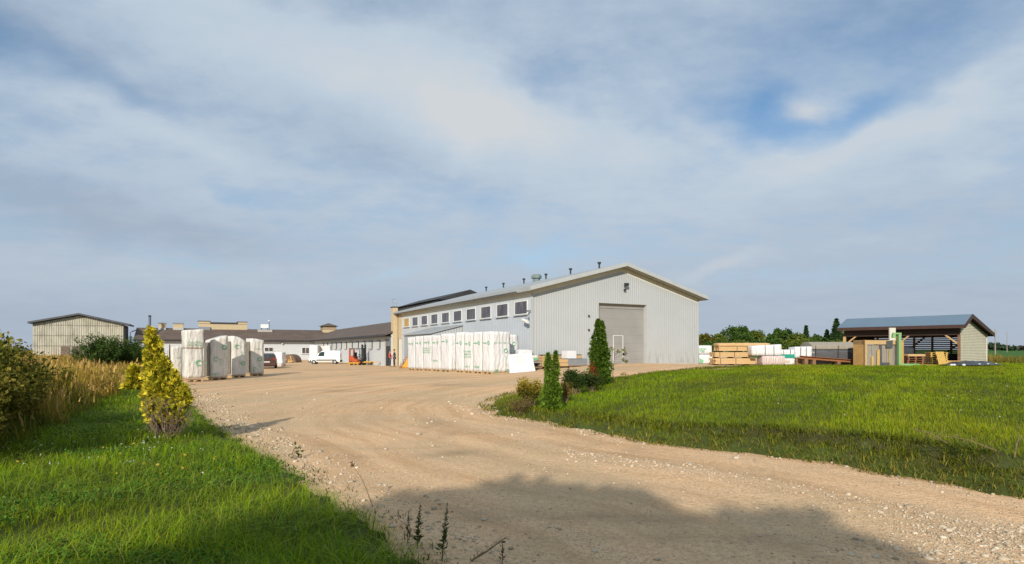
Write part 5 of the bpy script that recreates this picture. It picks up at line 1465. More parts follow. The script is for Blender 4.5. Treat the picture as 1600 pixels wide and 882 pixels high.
tag(gl, 'short lush green grass on the verge along the gravel, left side', 'grass'); tag(gr, 'sunlit green grass of the raised lawn behind the gravel road', 'grass')

# long flopping blades and low broad leaves that break the sward up
x, y = scatter(16000, 3.2, 16, .2, -.45, -1.0); k = (poly_sd(x, y, LEFT_LAWN) > .25) & (snoise(x, y, 1.2, 31) > -.1); x, y = x[k], y[k]; m = len(x)
o = blades(np.stack([x, y, zg(x, y)-.01], -1), RNG.uniform(.22, .42, m), RNG.uniform(.006, .011, m)*np.clip(y/8, 1, 2), RNG.uniform(0, 6.283, m), RNG.uniform(.9, 1.9, m), pal_mix((.05, .12, .004), (.10, .14, .02), RNG.random(m), .3), pal_mix((.22, .40, .02), (.50, .44, .10), RNG.random(m)**2.5, .25), 'long_grass_blades')
tag(o, 'long flopping grass blades standing out of the verge grass', 'grass')
x, y = scatter(60000, 3.2, 18, .2, -.45, -1.0); k = (poly_sd(x, y, LEFT_LAWN) > .2) & (snoise(x, y, .75, 41) > .15); x, y = x[k], y[k]; m = len(x)
P_ = np.stack([x, y, zg(x, y)+RNG.uniform(.04, .15, m)], -1); CLOVER = (P_, pal_mix((.035, .10, .012), (.11, .22, .03), RNG.random(m), .3))

# scruffy growth on the gravel margins: trailing weeds on the bank
def edge_weeds(name, poly, n, lo, hi, label, c0, c1, hh, tm):
    x, y = scatter(n, 4, 45, tm[1], -.3, tm[0]); d = poly_sd(x, y, poly) + .2*snoise(x, y, 1.6, 3)
    k = (d > lo) & (d < hi) & (snoise(x, y, 1.1, 12) > -.45); x, y = x[k], y[k]; m = len(x)
    P0 = np.stack([x, y, zg(x, y)-.01], -1)
    o = blades(P0, hh*RNG.uniform(.4, 1.4, m), .010*np.clip(y/8, 1, 5)**.8*RNG.uniform(.6, 1.6, m), RNG.uniform(0, 6.283, m), RNG.uniform(.6, 1.5, m), pal_mix(c0, c1, RNG.random(m), .3), None, name)
    tag(o, label, 'weeds')
edge_weeds('bank_weeds', RIGHT_LAWN, 150000, -.25, .95, 'low mixed weeds and dry grass on the cut bank of the lawn', (.085, .125, .010), (.30, .24, .05), .15, (-.1, 1.1))
edge_weeds('verge_weeds', LEFT_LAWN, 50000, -.18, .5, 'low creeping weeds along the gravel edge of the verge', (.05, .08, .015), (.14, .11, .035), .08, (-1, .3))

edge_weeds('bank_grass', RIGHT_LAWN, 150000, .5, .95, 'rank dark grass hanging over the broken bank of the lawn', (.06, .105, .006), (.21, .20, .03), .20, (.1, 1.1))

# tall dry grass and weeds on the left ---------------------------------------
HEDGE = [(-7.7, 8.3), (-9.7, 12.4), (-12.5, 17.5), (-16.2, 24), (-21.0, 33), (-25, 41), (-35, 58), (-58, 86), (-82, 86), (-60, 44), (-38, 24), (-22, 10), (-14, 4)]
x, y = scatter(200000, 7, 86, -.42, .1, -1.15)
d = poly_sd(x, y, HEDGE) + .45*snoise(x, y, .9, 2)
k = d > 0; x, y, d = x[k], y[k], d[k]; m = len(x)
h = np.clip(d*.8+.3, .3, 1.0)*RNG.uniform(.55, 1.3, m)*(.95+.25*snoise(x, y, .4, 6))
h = h*np.interp(y, [8, 16, 30, 90], [1.3, 1.15, .9, .8])
g = np.clip(.55+.55*snoise(x, y, .5, 11), 0, 1)
g2 = np.clip(.5+.9*snoise(x, y, .28, 4)+.5*snoise(x, y, 1.3, 8), 0, 1)
f = np.clip(g*.35+g2*.6+RNG.uniform(-.45, .4, m)+np.interp(y, [8, 16, 26], [-.35, .0, .12]), 0, 1)
h = h*(.72+.5*g2)
P0 = np.stack([x, y, zg(x, y)-.02], -1)
cb = pal_mix((.055, .085, .012), (.25, .16, .03), f, .35); ct = pal_mix((.12, .16, .02), (.58, .38, .07), f, .35)
tw = blades(P0, h, .009*np.clip(y/9, 1, 9)**.75*RNG.uniform(.6, 1.5, m), RNG.uniform(0, 6.283, m), RNG.uniform(.05, .55, m), cb, ct, 'tall_grass', M['straw'])
tag(tw, 'tall golden dry grass and weeds growing before the old barn', 'tall grass')
# seed heads
k = (RNG.random(m) < .16) & (f > .45); xs, ys, hs = x[k], y[k], h[k]
P1 = np.stack([xs, ys, zg(xs, ys)+hs*.8], -1)
sh = blades(P1, .28*RNG.uniform(.6, 1.4, len(xs)), .026*np.clip(ys/9, 1, 6)**.8, RNG.uniform(0, 6.283, len(xs)), RNG.uniform(.2, .8, len(xs)), pal_mix((.30, .19, .06), (.50, .33, .10), RNG.random(len(xs)), .3), None, 'grass_seed_heads', M['straw'])
tag(sh, 'golden seed heads above the tall dry grass', 'seed heads')

def leaf_cards(P, size, cols, name, mat, parent=None, aspect=.55, droop=None, rng=RNG):
    """pointed folded leaves at points P"""
    n = len(P)
    a = rng.normal(size=(n, 3)); 
    if droop is not None: a[:, 2] = a[:, 2]*.5 + droop
    a /= np.linalg.norm(a, axis=1)[:, None]
    b = np.cross(a, rng.normal(size=(n, 3))); b /= np.linalg.norm(b, axis=1)[:, None]
    s = (size*rng.uniform(.6, 1.35, n))[:, None]
    vs = np.stack([P, P+a*s*.45+b*s*aspect*.5, P+a*s, P+a*s*.45-b*s*aspect*.5], 1).reshape(-1, 3)
    base = (np.arange(n)*4)[:, None]
    loops = (base+np.array([0, 1, 2, 3])).ravel()
    c = np.repeat(cols, 4, 0)
    return fast_mesh(name, vs, loops, np.full(n, 4), mat, c, parent)

o = leaf_cards(CLOVER[0], np.full(len(CLOVER[0]), .032), CLOVER[1], 'clover_leaves', M['leaf'], None, .8); o['kind'] = 'stuff'; tag(o, 'patches of low clover leaves in the verge grass', 'clover')

def blob_points(c, r, n, shell=.5, rng=RNG):
    d = rng.normal(size=(n, 3)); d /= np.linalg.norm(d, axis=1)[:, None]
    q = rng.random(n)**(shell)
    return np.asarray(c) + d*q[:, None]*np.asarray(r)

def shrub(name, label, cat, p, r, h, nb, nl, size, pal, group=None, lobes=9, seed=0, top_pal=None, stems=14):
    rg = np.random.default_rng(seed+100); root = thing(name, label, cat, p, group)
    pts = []; mb = MB()
    for i in range(stems):
        a = rg.uniform(0, 6.28); q = rg.uniform(.3, .9); tip = p + V(math.cos(a)*r[0]*q, math.sin(a)*r[1]*q, h*rg.uniform(.6, 1.0)*(1.1-.35*q))
        mid = (p+tip)/2 + V(*rg.normal(size=2)*.06, .1*h)
        mb.path([p+V(*rg.normal(size=2)*.08, -.05), mid, tip], [.022*h/2+.004, .014*h/2+.003, .004], 5)
        for t in np.linspace(.25, 1, 5):
            pts.append((mid if t < .6 else tip*t+mid*(1-t), .17*max(r)+.06))
    mb.build('stem', M['stem'], root)
    k = max(1, nl//len(pts)); P = []; 
    for c, rr_ in pts:
        P.append(blob_points(c, (rr_*1.5, rr_*1.5, rr_*1.2), k, .45, rg))
    P = np.concatenate(P); P = P[P[:, 2] > p[2]+.02]
    f = rg.random(len(P)); c0, c1 = np.array(pal[0]), np.array(pal[1])
    cols = (c0*(1-f)[:, None]+c1*f[:, None])*rg.uniform(.7, 1.3, (len(P), 1))
    if top_pal is not None:
        tt = np.clip((P[:, 2]-p[2]-h*.45)/(h*.5), 0, 1)*(rg.random(len(P)) < .75)
        cols = cols*(1-tt)[:, None]+np.array(top_pal)*tt[:, None]*rg.uniform(.6, 1.3, (len(P), 1))
    leaf_cards(P, np.full(len(P), size), cols, 'leaves', M['leaf'], root, .5, None, rg)
    return root

def gpt(x, y): return V(x, y, float(zg(x, y)))
# near left shrubs
for i, (x, y, r, h, pal, lab) in enumerate([
    (-8.55, 9.2, (1.0, 1.0), 1.6, ((.05, .055, .010), (.23, .19, .03)), 'dark leafy shrub at the near end of the overgrown edge, brown leaves low down'),
    (-9.6, 10.4, (1.2, 1.1), 1.95, ((.05, .075, .012), (.25, .22, .035)), 'tall olive green shrub behind the dark near shrub of the overgrown edge'),
    (-11.6, 12.6, (1.3, 1.3), 2.05, ((.06, .09, .012), (.34, .26, .035)), 'olive and yellow shrub in the middle of the overgrown edge'),
    (-12.7, 14.6, (.8, .8), 1.35, ((.06, .085, .012), (.30, .24, .035)), 'low olive shrub at the foot of the tall grass, nearest the golden conifer'),
    (-14.6, 18.5, (.9, .8), 1.25, ((.07, .10, .015), (.26, .22, .035)), 'low olive shrub deep in the tall dry grass before the barn'),
    (-13.9, 15.2, (1.4, 1.4), 2.0, ((.07, .10, .015), (.36, .27, .035)), 'yellowish shrub on the overgrown edge nearest the barn'),
    (-10.6, 12.3, (.9, .9), 1.3, ((.06, .075, .012), (.24, .19, .03)), 'low green shrub mixed with straw in front of the yellowish shrub')]):
    shrub('overgrown_shrub', lab, 'shrub', gpt(x, y), r, h, 0, 9000, .085 if i else .10, pal, 'shrubs along the overgrown left edge', seed=i)
# reddish flower spikes on top
x = RNG.uniform(-15.6, -12.9, 300); y = 15.5+RNG.normal(size=300)*.8-(x+14)*.3
P0 = np.stack([x, y, zg(x, y)+RNG.uniform(1.2, 1.65, 300)], -1)
sp = blades(P0, RNG.uniform(.25, .5, 300), np.full(300, .03), RNG.uniform(0, 6.28, 300), RNG.uniform(.05, .3, 300), pal_mix((.09, .035, .03), (.20, .08, .06), RNG.random(300), .2), None, 'weed_flower_spikes', M['straw'])
tag(sp, 'dark reddish spikes of tall weeds against the sky at the left edge', 'weeds')
# willow bushes before the barn
for i, (px, Y, r, h, lab) in enumerate([(150, 41, (1.9, 1.4), 2.75, 'dark green willow bush in front of the right half of the barn'), (188, 43, (2.0, 1.5), 2.75, 'dark green willow bush between the barn corner and the yellow conifer'), (213, 45, (1.4, 1.3), 2.3, 'lower willow bush half hidden behind the yellow conifer')]):
    x = atx(px, Y); p = gpt(x, Y); rg = np.random.default_rng(40+i); root = thing('willow_bush', lab, 'bush', p, 'willow bushes by the barn')
    mb = MB(); P = []
    for k in range(46):
        a = rg.uniform(0, 6.28); q = rg.uniform(.1, 1); tip = p+V(math.cos(a)*r[0]*q, math.sin(a)*r[1]*q, h*rg.uniform(.62, 1.03)*(1-.22*q*q))
        b0 = p+V(math.cos(a)*r[0]*q*.35, math.sin(a)*r[1]*q*.35, 0)
        mb.tube(b0, tip, .02, .004, 5)
        t = rg.random(260)**.7; P.append(b0+(tip-b0)*t[:, None]+rg.normal(size=(260, 3))*.13)
    mb.build('stem', M['stem'], root); P = np.concatenate(P)
    cols = np.array((.042, .085, .018))*rg.uniform(.5, 1.9, (len(P), 1)); cols[:, 0] *= rg.uniform(.8, 1.5, len(P))
    leaf_cards(P, np.full(len(P), .17), cols, 'leaves', M['leaf'], root, .28, .6, rg)

# bushes by the island of conifers ----------------------------------------------
shrub('yellow_bush', 'yellow leaved bush left of the pair of small conifers at the lawn tip', 'bush', gpt(.55, 18.4), (.55, .5), .95, 0, 4200, .06, ((.05, .06, .012), (.16, .14, .02)), None, seed=21, top_pal=(.50, .36, .04))
shrub('dark_bush', 'dark green leafy bush between the small conifers and the tall conifer', 'bush', gpt(2.35, 21.8), (.55, .5), .95, 0, 4000, .075, ((.018, .040, .010), (.06, .095, .02)), None, seed=22)
shrub('low_bush', 'low dark green bush at the foot of the tall conifer', 'bush', gpt(3.05, 22.6), (.5, .5), .75, 0, 2800, .06, ((.02, .045, .010), (.07, .09, .02)), None, seed=23)
shrub('tawny_weed', 'tawny seeded weeds just right of the small conifer pair', 'weed', gpt(1.75, 19.2), (.30, .3), .75, 0, 1600, .045, ((.13, .09, .02), (.28, .19, .05)), None, seed=24, stems=22)
shrub('tip_weed', 'straggly brownish weeds with pale seed head at the lawn tip before the yellow bush', 'weed', gpt(.25, 17.6), (.6, .4), .42, 0, 1500, .045, ((.09, .08, .02), (.22, .15, .06)), None, seed=25, stems=22)

def conifer(name, label, p, h, rbase, spec, ns, size, pal, seed, group=None, twig=0, cat='conifer'):
    """upright thuja: sprays of flat needles on a tapering, lobed column"""
    rg = np.random.default_rng(seed); root = thing(name, label, cat, p, group)
    mb = MB(); mb.tube(p-UZ*.1, p+UZ*h*.85, .05*h/2, .01, 7)
    cs = []
    for (dx, dy, hh, rb, z0) in spec:
        n = int(ns*hh*rb/sum(s[2]*s[3] for s in spec))
        t = rg.random(n)**1.15; z = z0+(hh-z0)*t; a = rg.uniform(0, 6.283, n)
        ph = rg.uniform(0, 6.28, 3)
        lob = 1+.16*np.sin(3*a+ph[0]+z*2.5)+.13*np.sin(5*a+ph[1]-z*4)+.10*np.sin(9*z+ph[2])
        prof = np.minimum(1, (t+.10)*5)*(1-t)**.62*(1+.15*np.sin(t*7+ph[1]))
        r_ = rb*prof*lob*rg.random(n)**.32
        lean = np.stack([dx*np.clip(z/hh*1.4, .25, 1), dy*np.clip(z/hh*1.4, .25, 1), z], -1)
        cs.append((lean+np.stack([np.cos(a)*r_, np.sin(a)*r_, np.zeros(n)], -1), np.stack([np.cos(a), np.sin(a), np.zeros(n)], -1), r_/(rb*prof+1e-6)))
        mb.tube(p+V(dx*.25, dy*.25, 0), p+V(dx, dy, hh*.8), .03, .008, 6)
    mb.build('trunk', M['bark'], root)
    P = np.concatenate([c[0] for c in cs])+p; D = np.concatenate([c[1] for c in cs]); q = np.concatenate([c[2] for c in cs])
    # each spray: a fan of 4 narrow leaflets pointing out and up
    n = len(P); fan = 4
    out = D*.75+np.array([0, 0, .85])+rg.normal(size=(n, 3))*.38; out /= np.linalg.norm(out, axis=1)[:, None]
    side = np.cross(out, rg.normal(size=(n, 3))); side /= np.linalg.norm(side, axis=1)[:, None]
    PP, AA, BB, CC = [], [], [], []
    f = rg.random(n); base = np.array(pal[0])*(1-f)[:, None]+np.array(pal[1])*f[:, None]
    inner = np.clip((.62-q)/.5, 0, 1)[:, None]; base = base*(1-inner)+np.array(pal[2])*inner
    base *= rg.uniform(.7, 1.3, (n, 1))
    for k in range(fan):
        an = (k-(fan-1)/2)*.5; dd = out*math.cos(an)+side*math.sin(an); nn = np.cross(dd, np.cross(out, side))
        PP.append(P); AA.append(dd); BB.append(nn/np.linalg.norm(nn, axis=1)[:, None]); CC.append(base*rg.uniform(.85, 1.15, (n, 1)))
    PP, AA, BB, CC = map(np.concatenate, (PP, AA, BB, CC)); s = (size*rg.uniform(.6, 1.4, len(PP)))[:, None]
    vs = np.stack([PP, PP+AA*s*.5+BB*s*.16, PP+AA*s, PP+AA*s*.5-BB*s*.16], 1).reshape(-1, 3)
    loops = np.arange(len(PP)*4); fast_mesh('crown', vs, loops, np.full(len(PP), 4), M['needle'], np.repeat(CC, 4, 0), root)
    if twig:
        mb = MB()
        for k in range(twig):
            a = rg.uniform(0, 6.283); e = rg.uniform(.3, 1.0); b0 = p+V(*rg.normal(size=2)*.09, 0); tip = p+V(math.cos(a)*.62*e, math.sin(a)*.5*e, rg.uniform(.3, 1.0)*(1.15-.3*e))
            mid = b0*.45+tip*.55+V(0, 0, -.08); mb.path([b0, mid, tip], [.009, .006, .002], 4)
            for j in range(4):
                t2 = mid+(tip-mid)*rg.uniform(.1, .8); mb.tube(t2, t2+V(*rg.normal(size=2)*.1, rg.uniform(.06, .22)), .005, .002, 4)
        mb.build('bare_twig', M['twig_grey'], root)
    return root
YC = gpt(-7.15, 12.3)
conifer('golden_conifer', 'golden yellow conifer with bare brown twigs at its foot on the left verge', YC, 2.3, .6,
        [(-.40, 0, 2.30, .21, .9), (-.28, .05, 2.05, .21, .75), (-.10, 0, 1.65, .21, .7), (.10, 0, 1.38, .17, .6), (.30, 0, 1.08, .15, .62), (-.82, .1, 1.48, .17, 1.02), (-.52, .1, 1.12, .20, .50), (.0, -.1, 1.0, .26, .45), (.22, -.1, .75, .16, .3), (-.35, -.1, .7, .14, .3)], 3900, .085,
        ((.18, .21, .015), (.80, .64, .05), (.07, .07, .015)), 3, None, 95)
conifer('tall_conifer', 'tall dense green columnar conifer before the roller door', gpt(3.72, 25.0), 2.8, .55, [(-.06, 0, 2.80, .50, .05), (.10, 0, 2.72, .42, .05), (-.2, -.1, 1.9, .38, .05), (.22, 0, 1.8, .36, .05)], 6500, .085, ((.04, .085, .012), (.105, .175, .018), (.025, .04, .010)), 5, 'green conifers at the lawn tip')
conifer('small_conifer', 'small pointed green conifer with twin tips at the lawn tip, lower than the columnar one', gpt(1.17, 17.5), 1.75, .4, [(-.09, 0, 1.68, .20, .05), (.13, .05, 1.74, .17, .05), (.02, -.05, 1.0, .32, .02), (.18, 0, .75, .26, .02), (-.14, 0, .8, .24, .02)], 4200, .07, ((.06, .12, .014), (.15, .24, .025), (.04, .06, .012)), 6, 'green conifers at the lawn tip')
shrub('red_bush', 'rust red dying branch bush against the left side of the tall conifer', 'bush', gpt(3.32, 24.2), (.10, .1), 1.05, 0, 900, .055, ((.16, .04, .012), (.28, .08, .02)), None, seed=31, stems=7)
# sapling right of the tall conifer
p = gpt(4.35, 25.6); root = thing('sapling', 'thin sapling with sparse yellowish leaves just right of the tall conifer', 'sapling', p)
mb = MB(); mb.path([p, p+V(.05, 0, .6), p+V(.12, 0, 1.45)], [.015, .012, .006], 5)
rg = np.random.default_rng(8); P = []
for z, dx in ((.35, .35), (.75, -.2), (.95, .45), (1.05, -.25), (1.2, .5), (1.3, .2), (1.42, -.1), (1.38, .4), (.9, .55)):
    tip = p+V(.08+dx, rg.normal()*.15, z+.08); mb.tube(p+V(.08, 0, z-.1), tip, .006, .003, 4); P.append(blob_points(tip, (.13, .12, .07), 30, .5, rg))
mb.build('trunk', M['bark'], root); P = np.concatenate(P)
cols = np.array((.17, .17, .03))*rg.uniform(.4, 1.6, (len(P), 1)); leaf_cards(P, np.full(len(P), .075), cols, 'leaves', M['leaf'], root, .6, None, rg)

# background trees -----------------------------------------------------------------
def tree(label, px, Y, ytop, wpx, pal, seed, group='trees beyond the timber yard', kind='round', name='broadleaf_tree', nl=2900, ybot=549):
    x = atx(px, Y); p = gpt(x, Y); h = CAMZ+(HOR-ytop)/F*Y - p[2]; w = wpx/F*Y/2
    rg = np.random.default_rng(seed); root = thing(name, label, 'tree', p, group)
    mb = MB(); mb.tube(p-UZ*.3, p+UZ*h*.75, .02*h+.05, .05, 8)
    P = []; C = []
    if kind == 'spruce':
        n = nl; t = rg.random(n)**.75; lay = np.floor(t*16); a = rg.uniform(0, 6.283, n); tl = (lay+.5)/16
        r_ = w*1.6*(1-tl)**.85*(.55+.45*np.sin(a*3.5+lay*2.1)**2)*rg.random(n)**.5+.04*w
        P = np.stack([np.cos(a)*r_, np.sin(a)*r_, h*(.05+.93*tl)+h*.035-r_*.45+rg.normal(size=n)*.08], -1)+p
        tp = rg.random(n//12); P = np.concatenate([P, p+np.stack([rg.normal(size=len(tp))*.12, rg.normal(size=len(tp))*.12, h*(.86+.14*tp)], -1)])
    else:
        nb = 13
        for i in range(nb):
            t = rg.random(); c = p+V(rg.normal()*w*.42, rg.normal()*w*.42, h*(.28+.52*t)); rr_ = w*(.60-.25*t)*rg.uniform(.7, 1.15)
            mb.tube(p+UZ*h*.25, c, .02*h, .03, 5); P.append(blob_points(c, (rr_, rr_, min(rr_, h*.20)*1.1), nl//nb, .4, rg))
        P.append(blob_points(p+UZ*h*.8, (w*.5, w*.5, h*.18), nl//nb, .45, rg)); P = np.concatenate(P)
    mb.build('trunk', M['bark'], root)
    f = rg.random(len(P)); cl = (.75+.5*np.clip(.5+.6*snoise(P[:, 0]+P[:, 2], P[:, 1]-P[:, 2]*1.3, 1.1, seed), 0, 1))[:, None]
    cols = (np.array(pal[0])*(1-f)[:, None]+np.array(pal[1])*f[:, None])*cl
    leaf_cards(P, np.full(len(P), Y*(.0022 if kind == 'spruce' else .0030)), cols, 'crown', M['leaf_far'], root, .75, -.2 if kind == 'spruce' else None, rg)
    return root
GR = ((.028, .065, .014), (.095, .16, .03)); OL = ((.055, .09, .016), (.15, .18, .03)); DK = ((.020, .045, .018), (.055, .095, .03)); YE = ((.06, .07, .012), (.17, .15, .025))
for a in [
    ('olive tree close behind the right corner of the hall', 1100, 150, 521, 34, YE, 1),
    ('low green tree between the hall corner and the tallest broadleaf', 1122, 165, 521, 30, OL, 2),
    ('tall broad tree above the lower timber pile, its left half', 1142, 175, 508, 34, GR, 3),
    ('tall broad tree above the upper timber pile, its right half', 1160, 178, 507, 32, GR, 4),
    ('rounded tree right of the tall pair over the timber pile', 1187, 180, 515, 34, OL, 5),
    ('low dark tree behind the white slanting pack', 1204, 200, 521, 24, GR, 6),
    ('round crowned tree above the teal banded pack', 1215, 178, 511.5, 24, GR, 7),
    ('dense dark tree above the white pack on the beam', 1232, 182, 512.5, 26, DK, 8),
    ('green tree left of the thin lone spruce', 1247, 176, 519.5, 26, OL, 9),
    ('pale low tree right of the thin lone spruce', 1270, 178, 526, 26, OL, 11),
    ('low round tree between the two spruces', 1275, 210, 522.5, 20, DK, 12),
    ('green tree at the foot of the tall spruce', 1300, 172, 521, 30, GR, 13),
    ('broad tree behind the left end of the shed', 1318, 176, 518, 26, OL, 14)]:
    tree(*a)
tree('thin lone spruce standing above the tree line', 1259.5, 180, 509.5, 12, DK, 20, kind='spruce', name='spruce_tree', nl=3600)
tree('tall dark spruce just left of the open shed roof', 1307, 168, 498.5, 24, DK, 21, kind='spruce', name='spruce_tree', nl=6500)
tree('small dark spruce left of the tall spruce', 1292, 175, 516, 16, DK, 22, kind='spruce', name='spruce_tree', nl=3200)
# understorey that closes the gaps
for i, (px, Y, yt, w, lab) in enumerate([(1115, 140, 536, 44, 'low thicket between hall corner and timber pile'), (1155, 150, 533, 50, 'low thicket behind the upper timber pack'), (1200, 150, 531, 50, 'low thicket behind the slanting white pack'), (1240, 150, 530, 46, 'low thicket behind the teal banded pack'), (1280, 150, 531, 44, 'low thicket behind the dark wrapped timber stack'), (1312, 150, 531, 36, 'low thicket behind the plywood crate')]):
    x = atx(px, Y); p = gpt(x, Y); shrub('thicket', lab, 'bush', p, (w/F*Y/2, 3), CAMZ+(HOR-yt)/F*Y-p[2], 0, 1500, .75, OL if i % 2 else GR, 'thickets below the trees', seed=60+i, stems=16)
# far wooded islands at the field edge
FAR = ((.035, .065, .040), (.070, .10, .055))
for i, (px, yt, w, lab) in enumerate([(1548, 536, 20, 'far round tree clump right beside the shed wall'), (1558, 535.5, 18, 'far rounded tree at the middle of the wood past the shed'), (1567, 540, 14, 'far low tree where the wood past the shed slopes down'), (1583, 542.5, 18, 'far bluish tree clump at the field edge'), (1594, 541, 20, 'far purplish tree clump at the right end of the field'), (1612, 541, 26, 'far tree clump at the very end of the field')]):
    tree(lab, px, 480, yt, w, FAR if i != 4 else ((.06, .06, .055), (.10, .085, .075)), 80+i, 'far trees at the field edge', nl=700)
# dry weeds at the field margin right of the shed
n = 9000; x = RNG.uniform(36, 62, n); y = RNG.uniform(47, 66, n); k = (x/y > .81); x, y = x[k], y[k]; m = len(x)
f = np.clip(.4+.6*snoise(x, y, .5, 3), 0, 1)
o = blades(np.stack([x, y, zg(x, y)-.02], -1), RNG.uniform(.35, 1.0, m)*(.5+.8*f), np.full(m, .05), RNG.uniform(0, 6.28, m), RNG.uniform(.1, .7, m), pal_mix((.05, .09, .014), (.17, .12, .03), f, .2), pal_mix((.09, .13, .02), (.40, .25, .06), f, .2), 'margin_weeds', M['straw'])
tag(o, 'dry golden weeds at the field margin right of the shed', 'weeds')

# foreground plants -------------------------------------------------------------------
def spire(px, ybase, ytop, label, Y, seed, leafy_=True, lean=0.0, r=.006):
    x = atx(px, Y); g = float(zg(x, Y)); h = CAMZ+(HOR-ytop)/F*Y-g; p = V(x, Y, g); rg = np.random.default_rng(seed)
    root = thing('weed_spire', label, 'weed', p, 'upright weeds at the edge of the foreground verge')
    top = p+V(lean, 0, h); mb = MB(); mb.path([p, p+V(lean*.3, 0, h*.5), top], [r, r*.8, r*.35], 6); mb.build('stem', simple('green_stem', (.06, .075, .022), .8, .2, 8) if 'green_stem' not in bpy.data.materials else bpy.data.materials['green_stem'], root)
    n = 200 if leafy_ else 50; t = rg.random(n)**.9; P = p+(top-p)*(.12+.88*t)[:, None]+rg.normal(size=(n, 3))*.009*(1.3-t)[:, None]
    cols = np.array((.055, .085, .022) if leafy_ else (.12, .08, .035))*rg.uniform(.5, 1.5, (n, 1)); leaf_cards(P, .05*(1.25-t), cols, 'leaves', M['leaf'], root, .3, .9, rg)
spire(691, 880, 786, 'tallest green weed spire at the edge of the foreground verge', 5.6, 1, lean=.05)
spire(652, 850, 789, 'green weed spire second from the tallest on the foreground verge', 5.95, 2, lean=.03)
spire(637, 840, 799, 'short brown weed spire left of the green spires', 6.1, 3, False, .01)
spire(785, 882, 846, 'dark dried flower stalk with flat head at the bottom of the gravel', 5.45, 4, False, .0, .004)
x = atx(787, 5.45); mb = MB(); mb.ball((x, 5.45, CAMZ+(HOR-847)/F*5.45), .022, .022, .008, 8, 4); o = mb.build('dried_flower', M['hair'], None); tag(o, 'flat dark dried flower head on the stalk at the bottom of the gravel', 'flower')
# leaning seeded stem
Y = 7.4; x = atx(583, Y); p = gpt(x, Y); tip = V(atx(548, Y), Y, CAMZ+(HOR-722)/F*Y); root = thing('grass_stem', 'single tall thin grass stem with brown head leaning left over the gravel', 'grass stem', p)
mb = MB(); mb.path([p, p*.5+tip*.5+V(.02, 0, .04), tip], [.005, .004, .003], 5); mb.build('stem', M['stem'], root)
rg = np.random.default_rng(3); t = rg.random(60)*.12; P = tip+(p-tip)*t[:, None]+rg.normal(size=(60, 3))*.006; leaf_cards(P, np.full(60, .03), np.tile((.16, .10, .05), (60, 1)), 'seed_head', M['leaf'], root, .4, .5, rg)
# low prostrate twig and broadleaf seedling
Y = 5.6; p = gpt(atx(735, Y), Y); root = thing('fallen_twig', 'leafless weed branch lying out over the gravel at the bottom edge', 'twig', p)
mb = MB(); tip = p+V(.33, .12, .18); mb.path([p, p+V(.15, .05, .07), tip], [.010, .008, .003], 5)
rg = random.Random(5)
for k in range(22):
    t = rg.random(); b0 = p+(tip-p)*t; mb.tube(b0, b0+V(rg.uniform(-.02, .06), rg.uniform(-.05, .05), rg.uniform(.01, .05)), .004, .002, 4)
mb.build('twig', M['stem'], root)
Y = 10.7; x = atx(464, Y); p = gpt(x, Y)
shrub('seedling', 'dark broad leaved seedling standing at the verge edge over the gravel', 'seedling', p, (.06, .06), .22, 0, 30, .07, ((.025, .05, .012), (.07, .10, .02)), None, seed=90, stems=4)
# broken dead branches on the bank at right
for px, Y, a, L, lab, sd in ((1560, 8.9, 2.6, .95, 'long dry branch lying on the bank at the right edge', 1), (1585, 8.6, 1.2, .7, 'short forked dry branch on the bank at the right edge', 2), (1480, 9.6, 3.0, .6, 'thin dry twig on the dark bank of the lawn', 3)):
    p = gpt(atx(px, Y), Y)+UZ*.03; rg = random.Random(sd); root = thing('dry_branch', lab, 'branch', p, 'dry branches on the bank')
    tip = p+V(math.cos(a)*L, math.sin(a)*L*.3, .22+.1*rg.random()); mb = MB(); mb.path([p, (p+tip)/2+UZ*.05, tip], [.009, .006, .003], 5)
    for k in range(6):
        b0 = p+(tip-p)*rg.uniform(.2, .9); mb.tube(b0, b0+V(rg.uniform(-.2, .2), rg.uniform(-.1, .1), rg.uniform(.03, .15)), .004, .002, 4)
    mb.build('branch', M['stem'], root)
# clover flowers and yellow fallen leaves in the verge
n = 170; x = RNG.uniform(-9, -4, n); y = RNG.uniform(8, 14, n); k = (poly_sd(x, y, LEFT_LAWN) > .6) & (snoise(x, y, .9, 4) > .1); x, y = x[k], y[k]
x = np.concatenate([x, atx(230, 10.2)+RNG.normal(size=26)*.45]); y = np.concatenate([y, 10.4+RNG.normal(size=26)*.5])
x2 = RNG.uniform(6, 20, 40); y2 = RNG.uniform(11, 22, 40); x = np.concatenate([x, x2]); y = np.concatenate([y, y2]); m = len(x)
P = np.repeat(np.stack([x, y, zg(x, y)+RNG.uniform(.09, .16, m)], -1), 7, 0)+RNG.normal(size=(m*7, 3))*.005
c = np.tile((.72, .70, .60), (m*7, 1)); o = leaf_cards(P, np.full(m*7, .017), c, 'wildflowers', M['petal'], None, .7); o['kind'] = 'stuff'; tag(o, 'tiny white clover flowers dotted through the grass', 'flowers')
n = 60; x = RNG.uniform(-7.5, -4.5, n); y = RNG.uniform(8, 11, n); P = np.stack([x, y, zg(x, y)+.12], -1); k = poly_sd(x, y, LEFT_LAWN) > .4; P = P[k]
o = leaf_cards(P, np.full(len(P), .05), np.tile((.42, .33, .05), (len(P), 1))*RNG.uniform(.6, 1.2, (len(P), 1)), 'fallen_leaves', M['petal'], None, .7); o['kind'] = 'stuff'; tag(o, 'few small yellow fallen leaves in the verge grass', 'leaves')

